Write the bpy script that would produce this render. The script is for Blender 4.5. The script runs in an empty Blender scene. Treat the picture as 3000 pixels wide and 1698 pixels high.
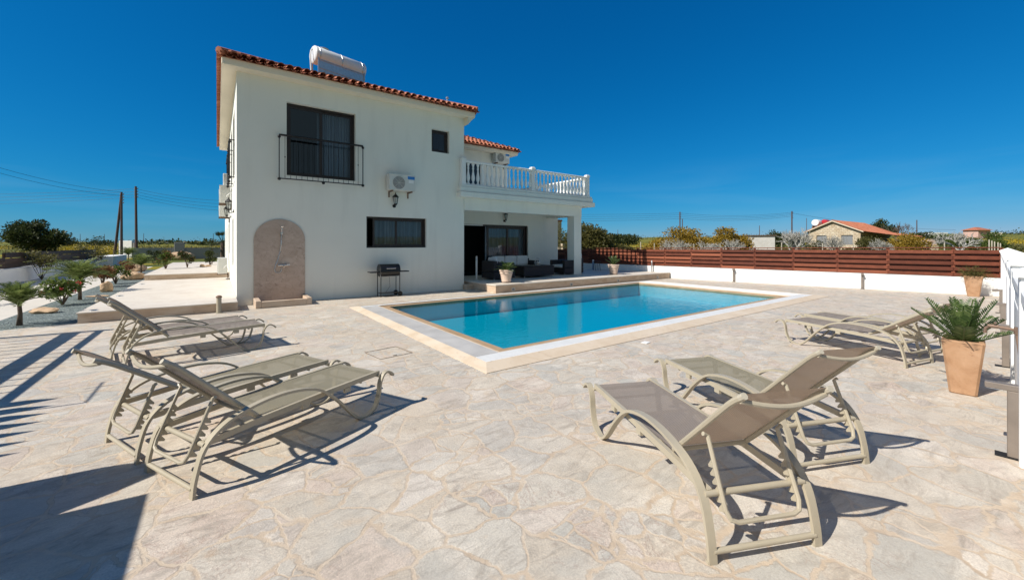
import bpy, bmesh, math, random
from mathutils import Vector, Matrix, Euler
R = math.radians
sc = bpy.context.scene
COL = sc.collection

# ------------------------------------------------------------------ camera
FX, FY = 0.5906, 0.8070                      # horizontal view direction
CAMP = Vector((-0.402, -12.532, 1.6))
cd = bpy.data.cameras.new("camera"); cam = bpy.data.objects.new("camera", cd); COL.objects.link(cam)
cam.location = CAMP
cam.rotation_euler = (R(90), 0, -math.atan2(FX, FY))
cd.sensor_width = 36.0; cd.lens = 36.0 * 1180 / 3000; cd.shift_y = -0.045
cd.clip_start = 0.02; cd.clip_end = 6000
sc.camera = cam
sc.render.resolution_x = 1024; sc.render.resolution_y = 579

# ------------------------------------------------------------------ light
SUN_EL, SUN_AZ = 42.5, -6.5                 # elevation; azimuth the light travels towards (from +x)
sc.view_settings.view_transform = 'Standard'; sc.view_settings.look = 'None'
sc.view_settings.exposure = 0.52; sc.view_settings.gamma = 1.0
W = bpy.data.worlds.new("World"); sc.world = W; W.use_nodes = True
nt = W.node_tree; nt.nodes.clear()
o_ = nt.nodes.new('ShaderNodeOutputWorld'); bg = nt.nodes.new('ShaderNodeBackground')
sky = nt.nodes.new('ShaderNodeTexSky'); sky.sky_type = 'NISHITA'; sky.sun_disc = False
sky.sun_elevation = R(SUN_EL); sky.sun_rotation = R(-90.0 + -SUN_AZ)
sky.altitude = 0; sky.air_density = 1.0; sky.dust_density = 0.0; sky.ozone_density = 4.0
sepc = nt.nodes.new('ShaderNodeSeparateColor'); comb = nt.nodes.new('ShaderNodeCombineColor')      # polarised, deep blue grading of the sky
nt.links.new(sky.outputs[0], sepc.inputs[0])
for i_, (pw, gn) in enumerate(((2.5, .0068), (.84, .470), (.70, 1.05))):
    a_ = nt.nodes.new('ShaderNodeMath'); a_.operation = 'POWER'; a_.inputs[1].default_value = pw
    b_ = nt.nodes.new('ShaderNodeMath'); b_.operation = 'MULTIPLY'; b_.inputs[1].default_value = gn
    nt.links.new(sepc.outputs[i_], a_.inputs[0]); nt.links.new(a_.outputs[0], b_.inputs[0]); nt.links.new(b_.outputs[0], comb.inputs[i_])
tcw = nt.nodes.new('ShaderNodeTexCoord'); dt = nt.nodes.new('ShaderNodeVectorMath'); dt.operation = 'DOT_PRODUCT'      # added neutral glow in the unseen sky behind the camera, brightens the shaded front
nt.links.new(tcw.outputs['Generated'], dt.inputs[0]); dt.inputs[1].default_value = (-.30, -.92, .22)
mr = nt.nodes.new('ShaderNodeMapRange'); mr.interpolation_type = 'SMOOTHSTEP'; mr.inputs[1].default_value = .25; mr.inputs[2].default_value = .95
mr.inputs[3].default_value = 0.; mr.inputs[4].default_value = .85
nt.links.new(dt.outputs['Value'], mr.inputs[0]); fill_ = nt.nodes.new('ShaderNodeMix'); fill_.data_type = 'RGBA'
nt.links.new(mr.outputs[0], fill_.inputs[0]); nt.links.new(comb.outputs[0], fill_.inputs[6]); fill_.inputs[7].default_value = (1.45, 1.85, 1.85, 1)
wn = nt.nodes.new('ShaderNodeTexNoise'); wm = nt.nodes.new('ShaderNodeMapping'); wm.inputs['Scale'].default_value = (2.2, 2.2, 17.); wm.inputs['Rotation'].default_value = (0, R(7), 0)      # faint cirrus low over the fields
nt.links.new(tcw.outputs['Generated'], wm.inputs[0]); nt.links.new(wm.outputs[0], wn.inputs['Vector']); wn.inputs['Scale'].default_value = 1.6; wn.inputs['Detail'].default_value = 6; wn.inputs['Distortion'].default_value = .6
wr = nt.nodes.new('ShaderNodeMapRange'); wr.inputs[1].default_value = .50; wr.inputs[2].default_value = .78; wr.inputs[3].default_value = 0; wr.inputs[4].default_value = .13
sz = nt.nodes.new('ShaderNodeSeparateXYZ'); nt.links.new(tcw.outputs['Generated'], sz.inputs[0])
er = nt.nodes.new('ShaderNodeMapRange'); er.inputs[1].default_value = .20; er.inputs[2].default_value = .04; nt.links.new(sz.outputs[2], er.inputs[0])
wf_ = nt.nodes.new('ShaderNodeMath'); wf_.operation = 'MULTIPLY'; nt.links.new(wn.outputs[0], wr.inputs[0]); nt.links.new(wr.outputs[0], wf_.inputs[0]); nt.links.new(er.outputs[0], wf_.inputs[1])
wx = nt.nodes.new('ShaderNodeMix'); wx.data_type = 'RGBA'; nt.links.new(wf_.outputs[0], wx.inputs[0]); nt.links.new(fill_.outputs[2], wx.inputs[6]); wx.inputs[7].default_value = (2.6, 4.2, 5.2, 1)
nt.links.new(wx.outputs[2], bg.inputs[0])
bg.inputs[1].default_value = 0.10
nt.links.new(bg.outputs[0], o_.inputs[0])
sd = bpy.data.lights.new("sun", 'SUN'); sun = bpy.data.objects.new("sun", sd); COL.objects.link(sun)
sd.energy = 4.3; sd.angle = R(0.5); sd.color = (1.0, 0.94, 0.85)
d_ = Vector((math.cos(R(SUN_AZ)) * math.cos(R(SUN_EL)), math.sin(R(SUN_AZ)) * math.cos(R(SUN_EL)), -math.sin(R(SUN_EL))))
sun.rotation_euler = d_.to_track_quat('-Z', 'Y').to_euler()
sun.location = (-30, 5, 30)
try:
    sc.cycles.max_bounces = 10; sc.cycles.transparent_max_bounces = 16
    sc.cycles.use_denoising = True
except Exception: pass

# ------------------------------------------------------------------ materials
def lin(c): return tuple(((v / 12.92) if v <= 0.04045 else ((v + 0.055) / 1.055) ** 2.4) for v in c)
class NT:
    def __init__(s, name):
        s.m = bpy.data.materials.new(name); s.m.use_nodes = True
        s.t = s.m.node_tree; s.t.nodes.clear()
        s.out = s.n('ShaderNodeOutputMaterial'); s.b = s.n('ShaderNodeBsdfPrincipled')
        s.l(s.b.outputs[0], s.out.inputs[0]); s.co = s.n('ShaderNodeTexCoord')
    def n(s, ty, **kw):
        x = s.t.nodes.new(ty)
        for k, v in kw.items(): setattr(x, k, v)
        return x
    def l(s, a, b): s.t.links.new(a, b)
    def noise(s, scale, detail=4, vec=None, rough=.55, dist=0.):
        x = s.n('ShaderNodeTexNoise'); x.inputs['Scale'].default_value = scale; x.inputs['Detail'].default_value = detail
        x.inputs['Roughness'].default_value = rough; x.inputs['Distortion'].default_value = dist
        s.l(vec if vec is not None else s.co.outputs['Object'], x.inputs['Vector']); return x
    def ramp(s, fac, stops):
        x = s.n('ShaderNodeValToRGB'); e = x.color_ramp.elements
        while len(e) < len(stops): e.new(.5)
        for k, (p, c) in enumerate(stops):
            e[k].position = p; e[k].color = (*c[:3], 1) if not isinstance(c, (int, float)) else (c, c, c, 1)
        s.l(fac, x.inputs[0]); return x.outputs[0]
    def mix(s, a, b, fac, mode='MIX'):
        x = s.n('ShaderNodeMix', data_type='RGBA', blend_type=mode)
        for v, i in ((fac, 0), (a, 6), (b, 7)):
            if isinstance(v, (int, float)): x.inputs[i].default_value = v
            elif isinstance(v, tuple): x.inputs[i].default_value = (*v[:3], 1)
            else: s.l(v, x.inputs[i])
        return x.outputs[2]
    def math(s, op, a, b=0., c=None):
        x = s.n('ShaderNodeMath', operation=op)
        for i, v in enumerate((a, b, c)):
            if v is None: continue
            if isinstance(v, (int, float)): x.inputs[i].default_value = v
            else: s.l(v, x.inputs[i])
        return x.outputs[0]
    def mapping(s, scale=(1, 1, 1), rot=(0, 0, 0), vec=None):
        x = s.n('ShaderNodeMapping'); x.inputs['Scale'].default_value = scale; x.inputs['Rotation'].default_value = rot
        s.l(vec if vec is not None else s.co.outputs['Object'], x.inputs[0]); return x.outputs[0]
    def bump(s, h, strength=.3, dist=.01):
        x = s.n('ShaderNodeBump'); x.inputs['Strength'].default_value = strength; x.inputs['Distance'].default_value = dist
        s.l(h, x.inputs['Height']); s.l(x.outputs[0], s.b.inputs['Normal']); return x
    def base(s, c):
        if isinstance(c, tuple): s.b.inputs['Base Color'].default_value = (*c[:3], 1)
        else: s.l(c, s.b.inputs['Base Color'])
    def set(s, rough=None, metal=None, spec=None):
        if rough is not None: s.b.inputs['Roughness'].default_value = rough
        if metal is not None: s.b.inputs['Metallic'].default_value = metal
        if spec is not None: s.b.inputs['Specular IOR Level'].default_value = spec

def simple(name, c, rough=.6, metal=0., var=.12, scale=3., bump=0., spec=.5, bscale=40.):
    g = NT(name); nz = g.noise(scale, 5)
    dk = tuple(v * (1 - var) for v in c); lt = tuple(min(1, v * (1 + var)) for v in c)
    g.base(g.ramp(nz.outputs[0], [(.3, dk), (.7, lt)])); g.set(rough, metal, spec)
    if bump: g.bump(g.noise(bscale, 4).outputs[0], bump, .004)
    return g.m

def foliage_mat(name, a, b, c=None, rough=.55, trans=.25):
    g = NT(name)
    ge = g.n('ShaderNodeNewGeometry'); nz = g.noise(1.7, 3)
    stops = [(0., a), (.55, b), (1., c or b)]
    k = g.math('ADD', g.math('MULTIPLY', ge.outputs['Random Per Island'], .6), g.math('MULTIPLY', nz.outputs[0], .5))
    col = g.ramp(k, stops); g.base(col); g.set(rough, spec=.3)
    tr = g.n('ShaderNodeBsdfTranslucent'); g.l(col, tr.inputs[0])
    mx = g.n('ShaderNodeMixShader'); mx.inputs[0].default_value = trans
    g.l(g.b.outputs[0], mx.inputs[1]); g.l(tr.outputs[0], mx.inputs[2]); g.l(mx.outputs[0], g.out.inputs[0])
    return g.m

M = {}
def build_materials():
    # crazy paving
    g = NT('crazy_paving'); ob = g.co.outputs['Object']
    n1 = g.noise(1.1, 3, ob); n2 = g.noise(4.5, 4, ob, .6); n3 = g.noise(24., 3, ob)
    def warp(vec, nz, amt):
        s_ = g.n('ShaderNodeVectorMath', operation='SUBTRACT'); g.l(nz.outputs['Color'], s_.inputs[0]); s_.inputs[1].default_value = (.5, .5, .5)
        v = g.n('ShaderNodeVectorMath', operation='MULTIPLY_ADD'); g.l(s_.outputs[0], v.inputs[0]); v.inputs[1].default_value = (amt, amt, 0); g.l(vec, v.inputs[2]); return v.outputs[0]
    flat = g.mapping((1, 1, 0), vec=warp(warp(warp(ob, n1, .48), n2, .15), n3, .018))
    def voro(feature, sc_, off=0.):
        x = g.n('ShaderNodeTexVoronoi', feature=feature, voronoi_dimensions='2D'); x.inputs['Scale'].default_value = sc_
        x.inputs['Randomness'].default_value = 1.0; g.l(flat, x.inputs['Vector']); return x
    ve = voro('DISTANCE_TO_EDGE', 3.1); vc = voro('F1', 3.1); ve2 = voro('DISTANCE_TO_EDGE', 6.3); vc2 = voro('F1', 6.3)
    gw = g.math('ADD', .006, g.math('MULTIPLY', g.noise(2.6, 3).outputs[0], .105))
    sep0 = g.n('ShaderNodeSeparateColor'); g.l(vc.outputs['Color'], sep0.inputs[0])
    split = g.math('GREATER_THAN', sep0.outputs[2], .86)                    # some slabs are broken into smaller pieces
    e1 = g.math('DIVIDE', ve.outputs['Distance'], gw); e2 = g.math('DIVIDE', ve2.outputs['Distance'], g.math('MULTIPLY', gw, 1.5))
    edge = g.math('MINIMUM', e1, g.math('ADD', e2, g.math('MULTIPLY', g.math('SUBTRACT', 1., split), 50.)))     # <1 = joint
    mask = g.ramp(g.math('ADD', edge, g.math('MULTIPLY', g.math('SUBTRACT', n3.outputs[0], .5), .9)), [(.35, 0.), (1.15, 1.)])
    sep = g.n('ShaderNodeSeparateColor'); g.l(g.mix(vc.outputs['Color'], vc2.outputs['Color'], split), sep.inputs[0])
    stone = g.ramp(sep.outputs[0], [(0., (.545, .470, .370)), (.2, (.565, .525, .450)), (.4, (.600, .520, .415)), (.55, (.470, .455, .405)),
                                    (.70, (.500, .470, .420)), (.85, (.580, .475, .390)), (1., (.640, .590, .515))])
    dark = g.math('MULTIPLY', sep.outputs[1], .5)
    bl = g.noise(2.4, 6, ob, .62, .6)
    stone = g.mix(stone, (.74, .675, .575), g.ramp(bl.outputs[0], [(.48, 0.), (.70, .8)]))
    st = g.noise(2.6, 8, g.mapping((1., 2.8, 1.), (0, 0, .5)), .72, 1.4)
    stone = g.mix(stone, (.285, .245, .20), g.math('MULTIPLY', g.ramp(st.outputs[0], [(.47, 0.), (.68, 1.)]), g.math('ADD', dark, .48)))
    gr = g.noise(1.9, 5, ob, .6, .4)
    stone = g.mix(stone, (.465, .45, .40), g.ramp(gr.outputs[0], [(.53, 0.), (.68, .6)]))
    vn = g.noise(4.2, 8, ob, .66, 1.6)
    vein = g.ramp(g.math('ABSOLUTE', g.math('SUBTRACT', vn.outputs[0], .5)), [(.0, .65), (.016, 0.)])
    vmask = g.ramp(g.noise(1.1, 3).outputs[0], [(.52, 0.), (.60, 1.)])
    stone = g.mix(stone, (.30, .19, .15), g.math('MULTIPLY', vein, vmask))
    och = g.noise(3.3, 5, ob, .6)
    stone = g.mix(stone, (.56, .41, .26), g.ramp(och.outputs[0], [(.58, 0.), (.74, .6)]))
    sp = g.noise(34., 3, ob, .7)
    stone = g.mix(stone, (.20, .16, .125), g.ramp(sp.outputs[0], [(.68, 0.), (.76, .7)]))
    fine = g.noise(85., 5, ob, .65)
    stone = g.mix(stone, (.34, .305, .265), g.ramp(fine.outputs[0], [(.40, 0.), (.80, .7)]))
    jn = g.noise(6., 5, ob)
    joint = g.ramp(jn.outputs[0], [(.3, (.455, .360, .265)), (.5, (.540, .440, .330)), (.72, (.605, .520, .415))])
    joint = g.mix(joint, (.40, .34, .27), g.ramp(fine.outputs[0], [(.5, 0.), (.8, .5)]))
    col = g.mix(joint, stone, mask)
    lip = g.ramp(g.math('ABSOLUTE', g.math('SUBTRACT', edge, .72)), [(.0, .55), (.20, 0.)])       # shallow worn arris, only here and there
    lm = g.ramp(g.noise(2.1, 3).outputs[0], [(.46, 0.), (.60, 1.)])
    halo = g.math('MULTIPLY', g.ramp(edge, [(.9, 0.), (1.25, .38), (2.2, 0.)]), g.ramp(g.noise(1.7, 3).outputs[0], [(.42, 0.), (.6, 1.)]))
    col = g.mix(col, (.68, .62, .535), halo)
    col = g.mix(col, (.27, .215, .165), g.math('MULTIPLY', lip, lm))
    big = g.noise(.45, 4, ob, .55)
    col = g.mix(col, tuple((.50, .42, .34)), g.ramp(big.outputs[0], [(.45, 0.), (.72, .35)]))
    g.base(col); g.set(.68, spec=.25)
    riv = g.noise(9., 7, ob, .68, .5)
    h = g.math('ADD', g.math('MULTIPLY', mask, .12), g.math('ADD', g.math('MULTIPLY', st.outputs[0], .6), g.math('ADD', g.math('MULTIPLY', riv.outputs[0], .75), g.math('MULTIPLY', fine.outputs[0], .14))))
    g.bump(h, .75, .014)
    M['paving'] = g.m

    # stucco
    def stucco(name, c, streak=.07):
        g = NT(name); nz = g.noise(.9, 6); st = g.noise(2., 5, g.mapping((1.2, 1.2, .18)))
        col = g.ramp(nz.outputs[0], [(.3, tuple(v * .955 for v in c)), (.7, c)])
        col = g.mix(col, tuple(v * (1 - streak * 3) for v in c), g.ramp(st.outputs[0], [(.51, 0.), (.78, .5)]))
        g.base(col); g.set(.85, spec=.2); g.bump(g.noise(130., 4).outputs[0], .25, .004); return g.m
    M['stucco'] = stucco('white_stucco', (.80, .80, .735))
    M['wallwhite'] = stucco('white_wall_paint', (.82, .82, .80), .07)
    M['cream'] = stucco('cream_plaster', (.80, .73, .60), .03)
    M['concrete'] = stucco('pale_concrete', (.60, .56, .50), .06)
    M['greywall'] = stucco('grey_block', (.30, .31, .32), .05)

    # travertine for steps and shower
    def trav(name, a, b, c, sx=1.0):
        g = NT(name); n1 = g.noise(1.6, 7, g.mapping((1., 1., 3.2)), .65, .9); n2 = g.noise(9., 6, None, .6, .5)
        col = g.ramp(n1.outputs[0], [(.3, a), (.5, b), (.7, c)])
        col = g.mix(col, tuple(v * .62 for v in a), g.ramp(n2.outputs[0], [(.60, 0.), (.78, .7)]))
        g.base(col); g.set(.55, spec=.3); g.bump(n2.outputs[0], .2, .004); return g.m
    def mott(name, a, b, c):
        g = NT(name); n1 = g.noise(3.4, 8, g.mapping((1., 1., 1.5)), .68, 1.2); n2 = g.noise(11., 6, None, .65, .8); n3 = g.noise(1.3, 3)
        col = g.ramp(n1.outputs[0], [(.32, a), (.5, b), (.68, c)])
        col = g.mix(col, tuple(v * .58 for v in a), g.ramp(n2.outputs[0], [(.54, 0.), (.72, .75)]))
        col = g.mix(col, tuple(v * .85 for v in b), g.ramp(n3.outputs[0], [(.45, 0.), (.65, .6)]))
        g.base(col); g.set(.6, spec=.3); g.bump(n2.outputs[0], .25, .004); return g.m
    M['shower'] = mott('shower_stone', (.44, .335, .265), (.53, .415, .34), (.60, .49, .41))
    M['riser'] = trav('riser_stone', (.45, .325, .225), (.55, .42, .31), (.62, .51, .40))
    M['tread'] = trav('tread_stone', (.56, .49, .41), (.62, .56, .48), (.66, .61, .54))

    # roof tile
    g = NT('terracotta_tile'); nz = g.noise(4., 4); ge = g.n('ShaderNodeNewGeometry'); n3 = g.noise(.8, 3)
    c = g.ramp(nz.outputs[0], [(.3, (.29, .098, .055)), (.55, (.41, .155, .09)), (.75, (.54, .26, .165))])
    c = g.mix(c, (.30, .085, .045), g.ramp(n3.outputs[0], [(.5, 0.), (.7, .5)]))
    g.base(c); g.set(.75, spec=.25); g.bump(g.noise(30., 4).outputs[0], .3, .01); M['tile'] = g.m

    # wood fence
    def wood(name, a, b, c):
        g = NT(name)
        gr = g.noise(5., 6, g.mapping((26., 1.1, 26.)), .6, .4); bd = g.noise(1.3, 3, g.mapping((3., .45, 5.2)))
        col = g.ramp(gr.outputs[0], [(.3, a), (.55, b), (.75, c)])
        col = g.mix(col, tuple(v * .55 for v in b), g.ramp(bd.outputs[0], [(.42, .6), (.62, 0.)]))
        ri = g.n('ShaderNodeNewGeometry'); col = g.mix(col, tuple(v * 1.45 for v in c), g.ramp(ri.outputs['Random Per Island'], [(.45, 0.), (.95, .55)])); col = g.mix(col, tuple(v * .6 for v in a), g.ramp(ri.outputs['Random Per Island'], [(.05, .6), (.35, 0.)]))
        kn = g.noise(7., 2, g.mapping((1., .6, 1.))); col = g.mix(col, tuple(v * .4 for v in a), g.ramp(kn.outputs[0], [(.70, 0.), (.76, .8)]))
        g.base(col); g.set(.55, spec=.3); g.bump(gr.outputs[0], .3, .004); return g.m
    M['redwood'] = wood('red_stained_wood', (.115, .030, .015), (.18, .050, .025), (.26, .086, .044))
    M['darkwood'] = wood('dark_stained_wood', (.030, .016, .012), (.05, .027, .02), (.075, .045, .03))

    # pool
    g = NT('pool_tile'); ob = g.co.outputs['Object']
    br = g.n('ShaderNodeTexBrick'); g.l(g.mapping((1, 1, 1)), br.inputs['Vector']); br.inputs['Scale'].default_value = 20.
    br.offset = 0.; br.inputs['Brick Width'].default_value = .5; br.inputs['Row Height'].default_value = .5
    br.inputs['Mortar Size'].default_value = .02
    br.inputs['Color1'].default_value = (.06, .58, .72, 1); br.inputs['Color2'].default_value = (.09, .64, .78, 1)
    br.inputs['Mortar'].default_value = (.30, .68, .76, 1)
    g.base(br.outputs[0]); g.set(.35); M['pooltile'] = g.m
    g = NT('pool_water'); ob = g.co.outputs['Object']
    w1 = g.noise(5.2, 3, g.mapping((1., 1.7, 1.), (0, 0, .4)), .5, .5); w2 = g.noise(15., 2, ob, .5, .3)
    sx = g.n('ShaderNodeSeparateXYZ'); g.l(ob, sx.inputs[0]); wind = g.n('ShaderNodeMapRange'); wind.inputs[1].default_value = 7.; wind.inputs[2].default_value = 12.; wind.inputs[3].default_value = .55; wind.inputs[4].default_value = 2.4; g.l(sx.outputs[0], wind.inputs[0])
    hh = g.math('MULTIPLY', wind.outputs[0], g.math('ADD', g.math('MULTIPLY', w1.outputs[0], 1.), g.math('MULTIPLY', w2.outputs[0], .30)))
    bp = g.n('ShaderNodeBump'); bp.inputs['Strength'].default_value = .24; bp.inputs['Distance'].default_value = .03; g.l(hh, bp.inputs['Height'])
    lw_ = g.n('ShaderNodeLayerWeight'); lw_.inputs[0].default_value = .5; g.l(bp.outputs[0], lw_.inputs['Normal'])
    fres = g.math('ADD', .02, g.math('MULTIPLY', g.math('POWER', lw_.outputs['Facing'], 5.), .78))
    tr = g.n('ShaderNodeBsdfTransparent'); tr.inputs[0].default_value = (.06, .70, .78, 1)
    gl = g.n('ShaderNodeBsdfGlossy'); gl.inputs['Roughness'].default_value = .015; g.l(bp.outputs[0], gl.inputs['Normal'])
    mx = g.n('ShaderNodeMixShader'); g.l(fres, mx.inputs[0]); g.l(tr.outputs[0], mx.inputs[1]); g.l(gl.outputs[0], mx.inputs[2])
    g.l(mx.outputs[0], g.out.inputs[0]); M['water'] = g.m
    M['copebeige'] = trav('coping_beige', (.56, .44, .31), (.63, .52, .39), (.67, .57, .45))
    M['lip'] = trav('pool_lip_tile', (.33, .215, .12), (.40, .27, .16), (.46, .33, .21))
    g = NT('overflow_grating'); wv = g.n('ShaderNodeTexWave', wave_type='BANDS', bands_direction='X')
    wv.inputs['Scale'].default_value = 9.; g.l(g.mapping((1, 1, 1)), wv.inputs['Vector'])
    g.base(g.ramp(wv.outputs['Fac'], [(.15, (.52, .51, .48)), (.45, (.80, .78, .73))])); g.set(.5); M['grating'] = g.m

    # glass pane
    g = NT('tinted_glass')
    lw_ = g.n('ShaderNodeLayerWeight'); lw_.inputs[0].default_value = .5
    tr = g.n('ShaderNodeBsdfTransparent'); tr.inputs[0].default_value = (.34, .40, .45, 1)
    gl = g.n('ShaderNodeBsdfGlossy'); gl.inputs['Roughness'].default_value = .01; gl.inputs[0].default_value = (.9, .95, 1, 1)
    mx = g.n('ShaderNodeMixShader'); g.l(g.math('ADD', .07, g.math('MULTIPLY', g.math('POWER', lw_.outputs['Facing'], 5.), .9)), mx.inputs[0]); g.l(tr.outputs[0], mx.inputs[1]); g.l(gl.outputs[0], mx.inputs[2])
    g.l(mx.outputs[0], g.out.inputs[0]); M['glass'] = g.m
    g = NT('curtain_cloth'); wv = g.noise(1., 2, g.mapping((14., 14., .15)))
    g.base(g.ramp(wv.outputs[0], [(.35, (.30, .36, .42)), (.6, (.62, .68, .74))])); g.set(.9); M['curtain'] = g.m
    g = NT('clear_lamp_glass')
    tr = g.n('ShaderNodeBsdfTransparent'); tr.inputs[0].default_value = (.8, .82, .8, 1)
    mx = g.n('ShaderNodeMixShader'); mx.inputs[0].default_value = .35; g.l(tr.outputs[0], mx.inputs[1]); g.l(g.b.outputs[0], mx.inputs[2])
    g.base((.7, .72, .7)); g.set(.1); g.l(mx.outputs[0], g.out.inputs[0]); M['lampglass'] = g.m

    M['frame'] = simple('dark_brown_frame', (.022, .014, .013), .35, 0, .25, 6)
    M['iron'] = simple('black_iron', (.014, .013, .014), .45, .3, .3, 20)
    M['room'] = simple('dark_interior', (.02, .018, .018), .9)
    M['acwhite'] = simple('ac_casing_paint', (.62, .62, .58), .45, 0, .06, 3)
    M['acgrille'] = simple('ac_grille', (.20, .21, .22), .5, 0, .2, 30)
    M['blue'] = simple('blue_sticker', (.03, .20, .55), .4, 0, .1)
    M['bracket'] = simple('rusty_bracket', (.20, .13, .09), .6, .3, .3, 12)
    M['tank'] = simple('white_tank_enamel', (.74, .76, .78), .28, 0, .05, 3)
    M['alu'] = simple('brushed_aluminium', (.55, .55, .54), .35, .85, .12, 14)
    M['chrome'] = simple('chrome', (.62, .63, .64), .15, 1.0, .1, 8)
    M['steelpost'] = simple('bronze_steel', (.30, .255, .215), .42, .55, .14, 5)
    M['taupe'] = simple('beige_lounger_paint', (.40, .355, .265), .42, 0, .07, 4, spec=.5)
    M['cap'] = simple('lounger_end_cap', (.45, .41, .32), .5, 0, .05, 4)
    def sling(name, c, tr_):
        g = NT(name)
        wa = g.n('ShaderNodeTexChecker'); wa.inputs['Scale'].default_value = 150.; g.l(g.co.outputs['Object'], wa.inputs['Vector'])
        wa.inputs['Color1'].default_value = (*[v * .8 for v in c], 1); wa.inputs['Color2'].default_value = (*[v * 1.15 for v in c], 1)
        nz = g.noise(9., 4); col = g.mix(wa.outputs[0], tuple(v * .85 for v in c), g.ramp(nz.outputs[0], [(.4, 0.), (.7, .35)]))
        g.base(col); g.set(.7, spec=.25); g.bump(wa.outputs[1], .3, .002)
        tl = g.n('ShaderNodeBsdfTranslucent'); g.l(col, tl.inputs[0]); ml = g.n('ShaderNodeMixShader'); ml.inputs[0].default_value = .34; g.l(g.b.outputs[0], ml.inputs[1]); g.l(tl.outputs[0], ml.inputs[2])
        t = g.n('ShaderNodeBsdfTransparent'); mx = g.n('ShaderNodeMixShader'); mx.inputs[0].default_value = tr_
        g.l(ml.outputs[0], mx.inputs[1]); g.l(t.outputs[0], mx.inputs[2]); g.l(mx.outputs[0], g.out.inputs[0]); return g.m
    M['slingolive'] = sling('olive_sling_mesh', (.34, .31, .225), .10)
    M['slingtaupe'] = sling('taupe_sling_mesh', (.33, .285, .25), .09)
    M['slingback'] = sling('brown_sling_mesh', (.43, .315, .22), .07)

    g = NT('terracotta_planter'); n1 = g.noise(4., 6, None, .65, .5); n2 = g.noise(2.2, 7, g.mapping((1, 1, 2.2)), .7, 1.); n3 = g.noise(26., 4)
    col = g.ramp(n1.outputs[0], [(.3, (.33, .185, .10)), (.5, (.41, .245, .14)), (.7, (.47, .295, .18))])
    col = g.mix(col, (.52, .40, .29), g.ramp(n2.outputs[0], [(.52, 0.), (.72, .55)])); col = g.mix(col, (.24, .13, .075), g.ramp(n3.outputs[0], [(.62, 0.), (.75, .5)]))
    g.base(col); g.set(.8, spec=.2); g.bump(n3.outputs[0], .3, .006); M['terracotta'] = g.m
    M['urn'] = simple('pale_pink_urn', (.62, .47, .37), .7, 0, .10, 5, .2)
    M['soil'] = simple('potting_soil', (.06, .04, .025), .95, 0, .3, 20, .6)
    M['wicker'] = None
    g = NT('dark_wicker'); wv = g.n('ShaderNodeTexWave', wave_type='BANDS', bands_direction='Z'); wv.inputs['Scale'].default_value = 22.; wv.inputs['Distortion'].default_value = 2.
    g.l(g.mapping(), wv.inputs['Vector'])
    g.base(g.ramp(wv.outputs['Fac'], [(.2, (.010, .007, .008)), (.8, (.032, .024, .024))])); g.set(.5); g.bump(wv.outputs['Fac'], .5, .01); M['wicker'] = g.m
    M['cushion'] = simple('white_cushion_cloth', (.66, .66, .66), .9, 0, .06, 6)
    g = NT('blue_grey_gravel'); vo = g.n('ShaderNodeTexVoronoi'); vo.inputs['Scale'].default_value = 32.; g.l(g.co.outputs['Object'], vo.inputs['Vector'])
    sp = g.n('ShaderNodeSeparateColor'); g.l(vo.outputs['Color'], sp.inputs[0])
    g.base(g.ramp(sp.outputs[0], [(0., (.055, .075, .075)), (.5, (.13, .165, .16)), (1., (.26, .30, .285))])); g.set(.8)
    g.bump(vo.outputs['Distance'], .9, .03); M['gravel'] = g.m
    M['rock'] = simple('tan_boulder', (.48, .33, .20), .8, 0, .3, 5, .6, bscale=14)
    g = NT('field_grass'); ob = g.co.outputs['Object']
    a = g.noise(.035, 4, ob); b = g.noise(.5, 6, ob, .65); c_ = g.noise(.07, 5, g.mapping((1, 2.2, 1)))
    col = g.ramp(b.outputs[0], [(.3, (.065, .085, .022)), (.5, (.115, .135, .035)), (.7, (.20, .19, .06))])
    col = g.mix(col, (.36, .26, .02), g.ramp(c_.outputs[0], [(.50, 0.), (.62, .85)]))
    col = g.mix(col, (.06, .085, .025), g.ramp(a.outputs[0], [(.5, 0.), (.66, .7)]))
    g.base(col); g.set(.9, spec=.1); g.bump(b.outputs[0], .8, .4); M['field'] = g.m
    M['bark'] = simple('brown_bark', (.12, .085, .06), .9, 0, .3, 14, .6)
    M['whitebark'] = simple('pale_grey_bark', (.38, .365, .33), .85, 0, .25, 10, .5)
    M['pole'] = simple('weathered_pole_wood', (.085, .055, .05), .85, 0, .25, 10)
    M['wire'] = simple('black_cable', (.03, .03, .03), .6)
    M['leafdark'] = foliage_mat('dark_green_leaves', (.018, .030, .010), (.045, .062, .018), (.095, .105, .032), trans=.32)
    M['leafolive'] = foliage_mat('olive_leaves', (.045, .05, .014), (.11, .105, .030), (.19, .165, .05), trans=.4)
    M['leafbroom'] = foliage_mat('yellow_broom_flowers', (.10, .085, .016), (.28, .185, .022), (.46, .28, .03))
    M['leafgreen'] = foliage_mat('mid_green_leaves', (.045, .08, .016), (.10, .145, .03), (.18, .21, .055), trans=.42)
    M['leafpalm'] = foliage_mat('palm_fronds', (.07, .11, .028), (.15, .20, .055), (.34, .36, .13), trans=.45)
    M['leafcycad'] = foliage_mat('cycad_fronds', (.028, .06, .018), (.08, .13, .036), (.19, .24, .08), .35, .35)
    M['leafdry'] = foliage_mat('reddish_leaves', (.11, .045, .02), (.19, .085, .035), (.26, .14, .06))
    M['petal'] = foliage_mat('red_petals', (.40, .03, .03), (.58, .07, .06), (.62, .18, .15))
    M['yflower'] = foliage_mat('yellow_flowers', (.20, .17, .02), (.42, .30, .02), (.55, .42, .03))
    g = NT('rubble_stone'); br = g.n('ShaderNodeTexBrick'); g.l(g.mapping((1, 1, 1), (R(90), 0, 0)), br.inputs['Vector'])
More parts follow.
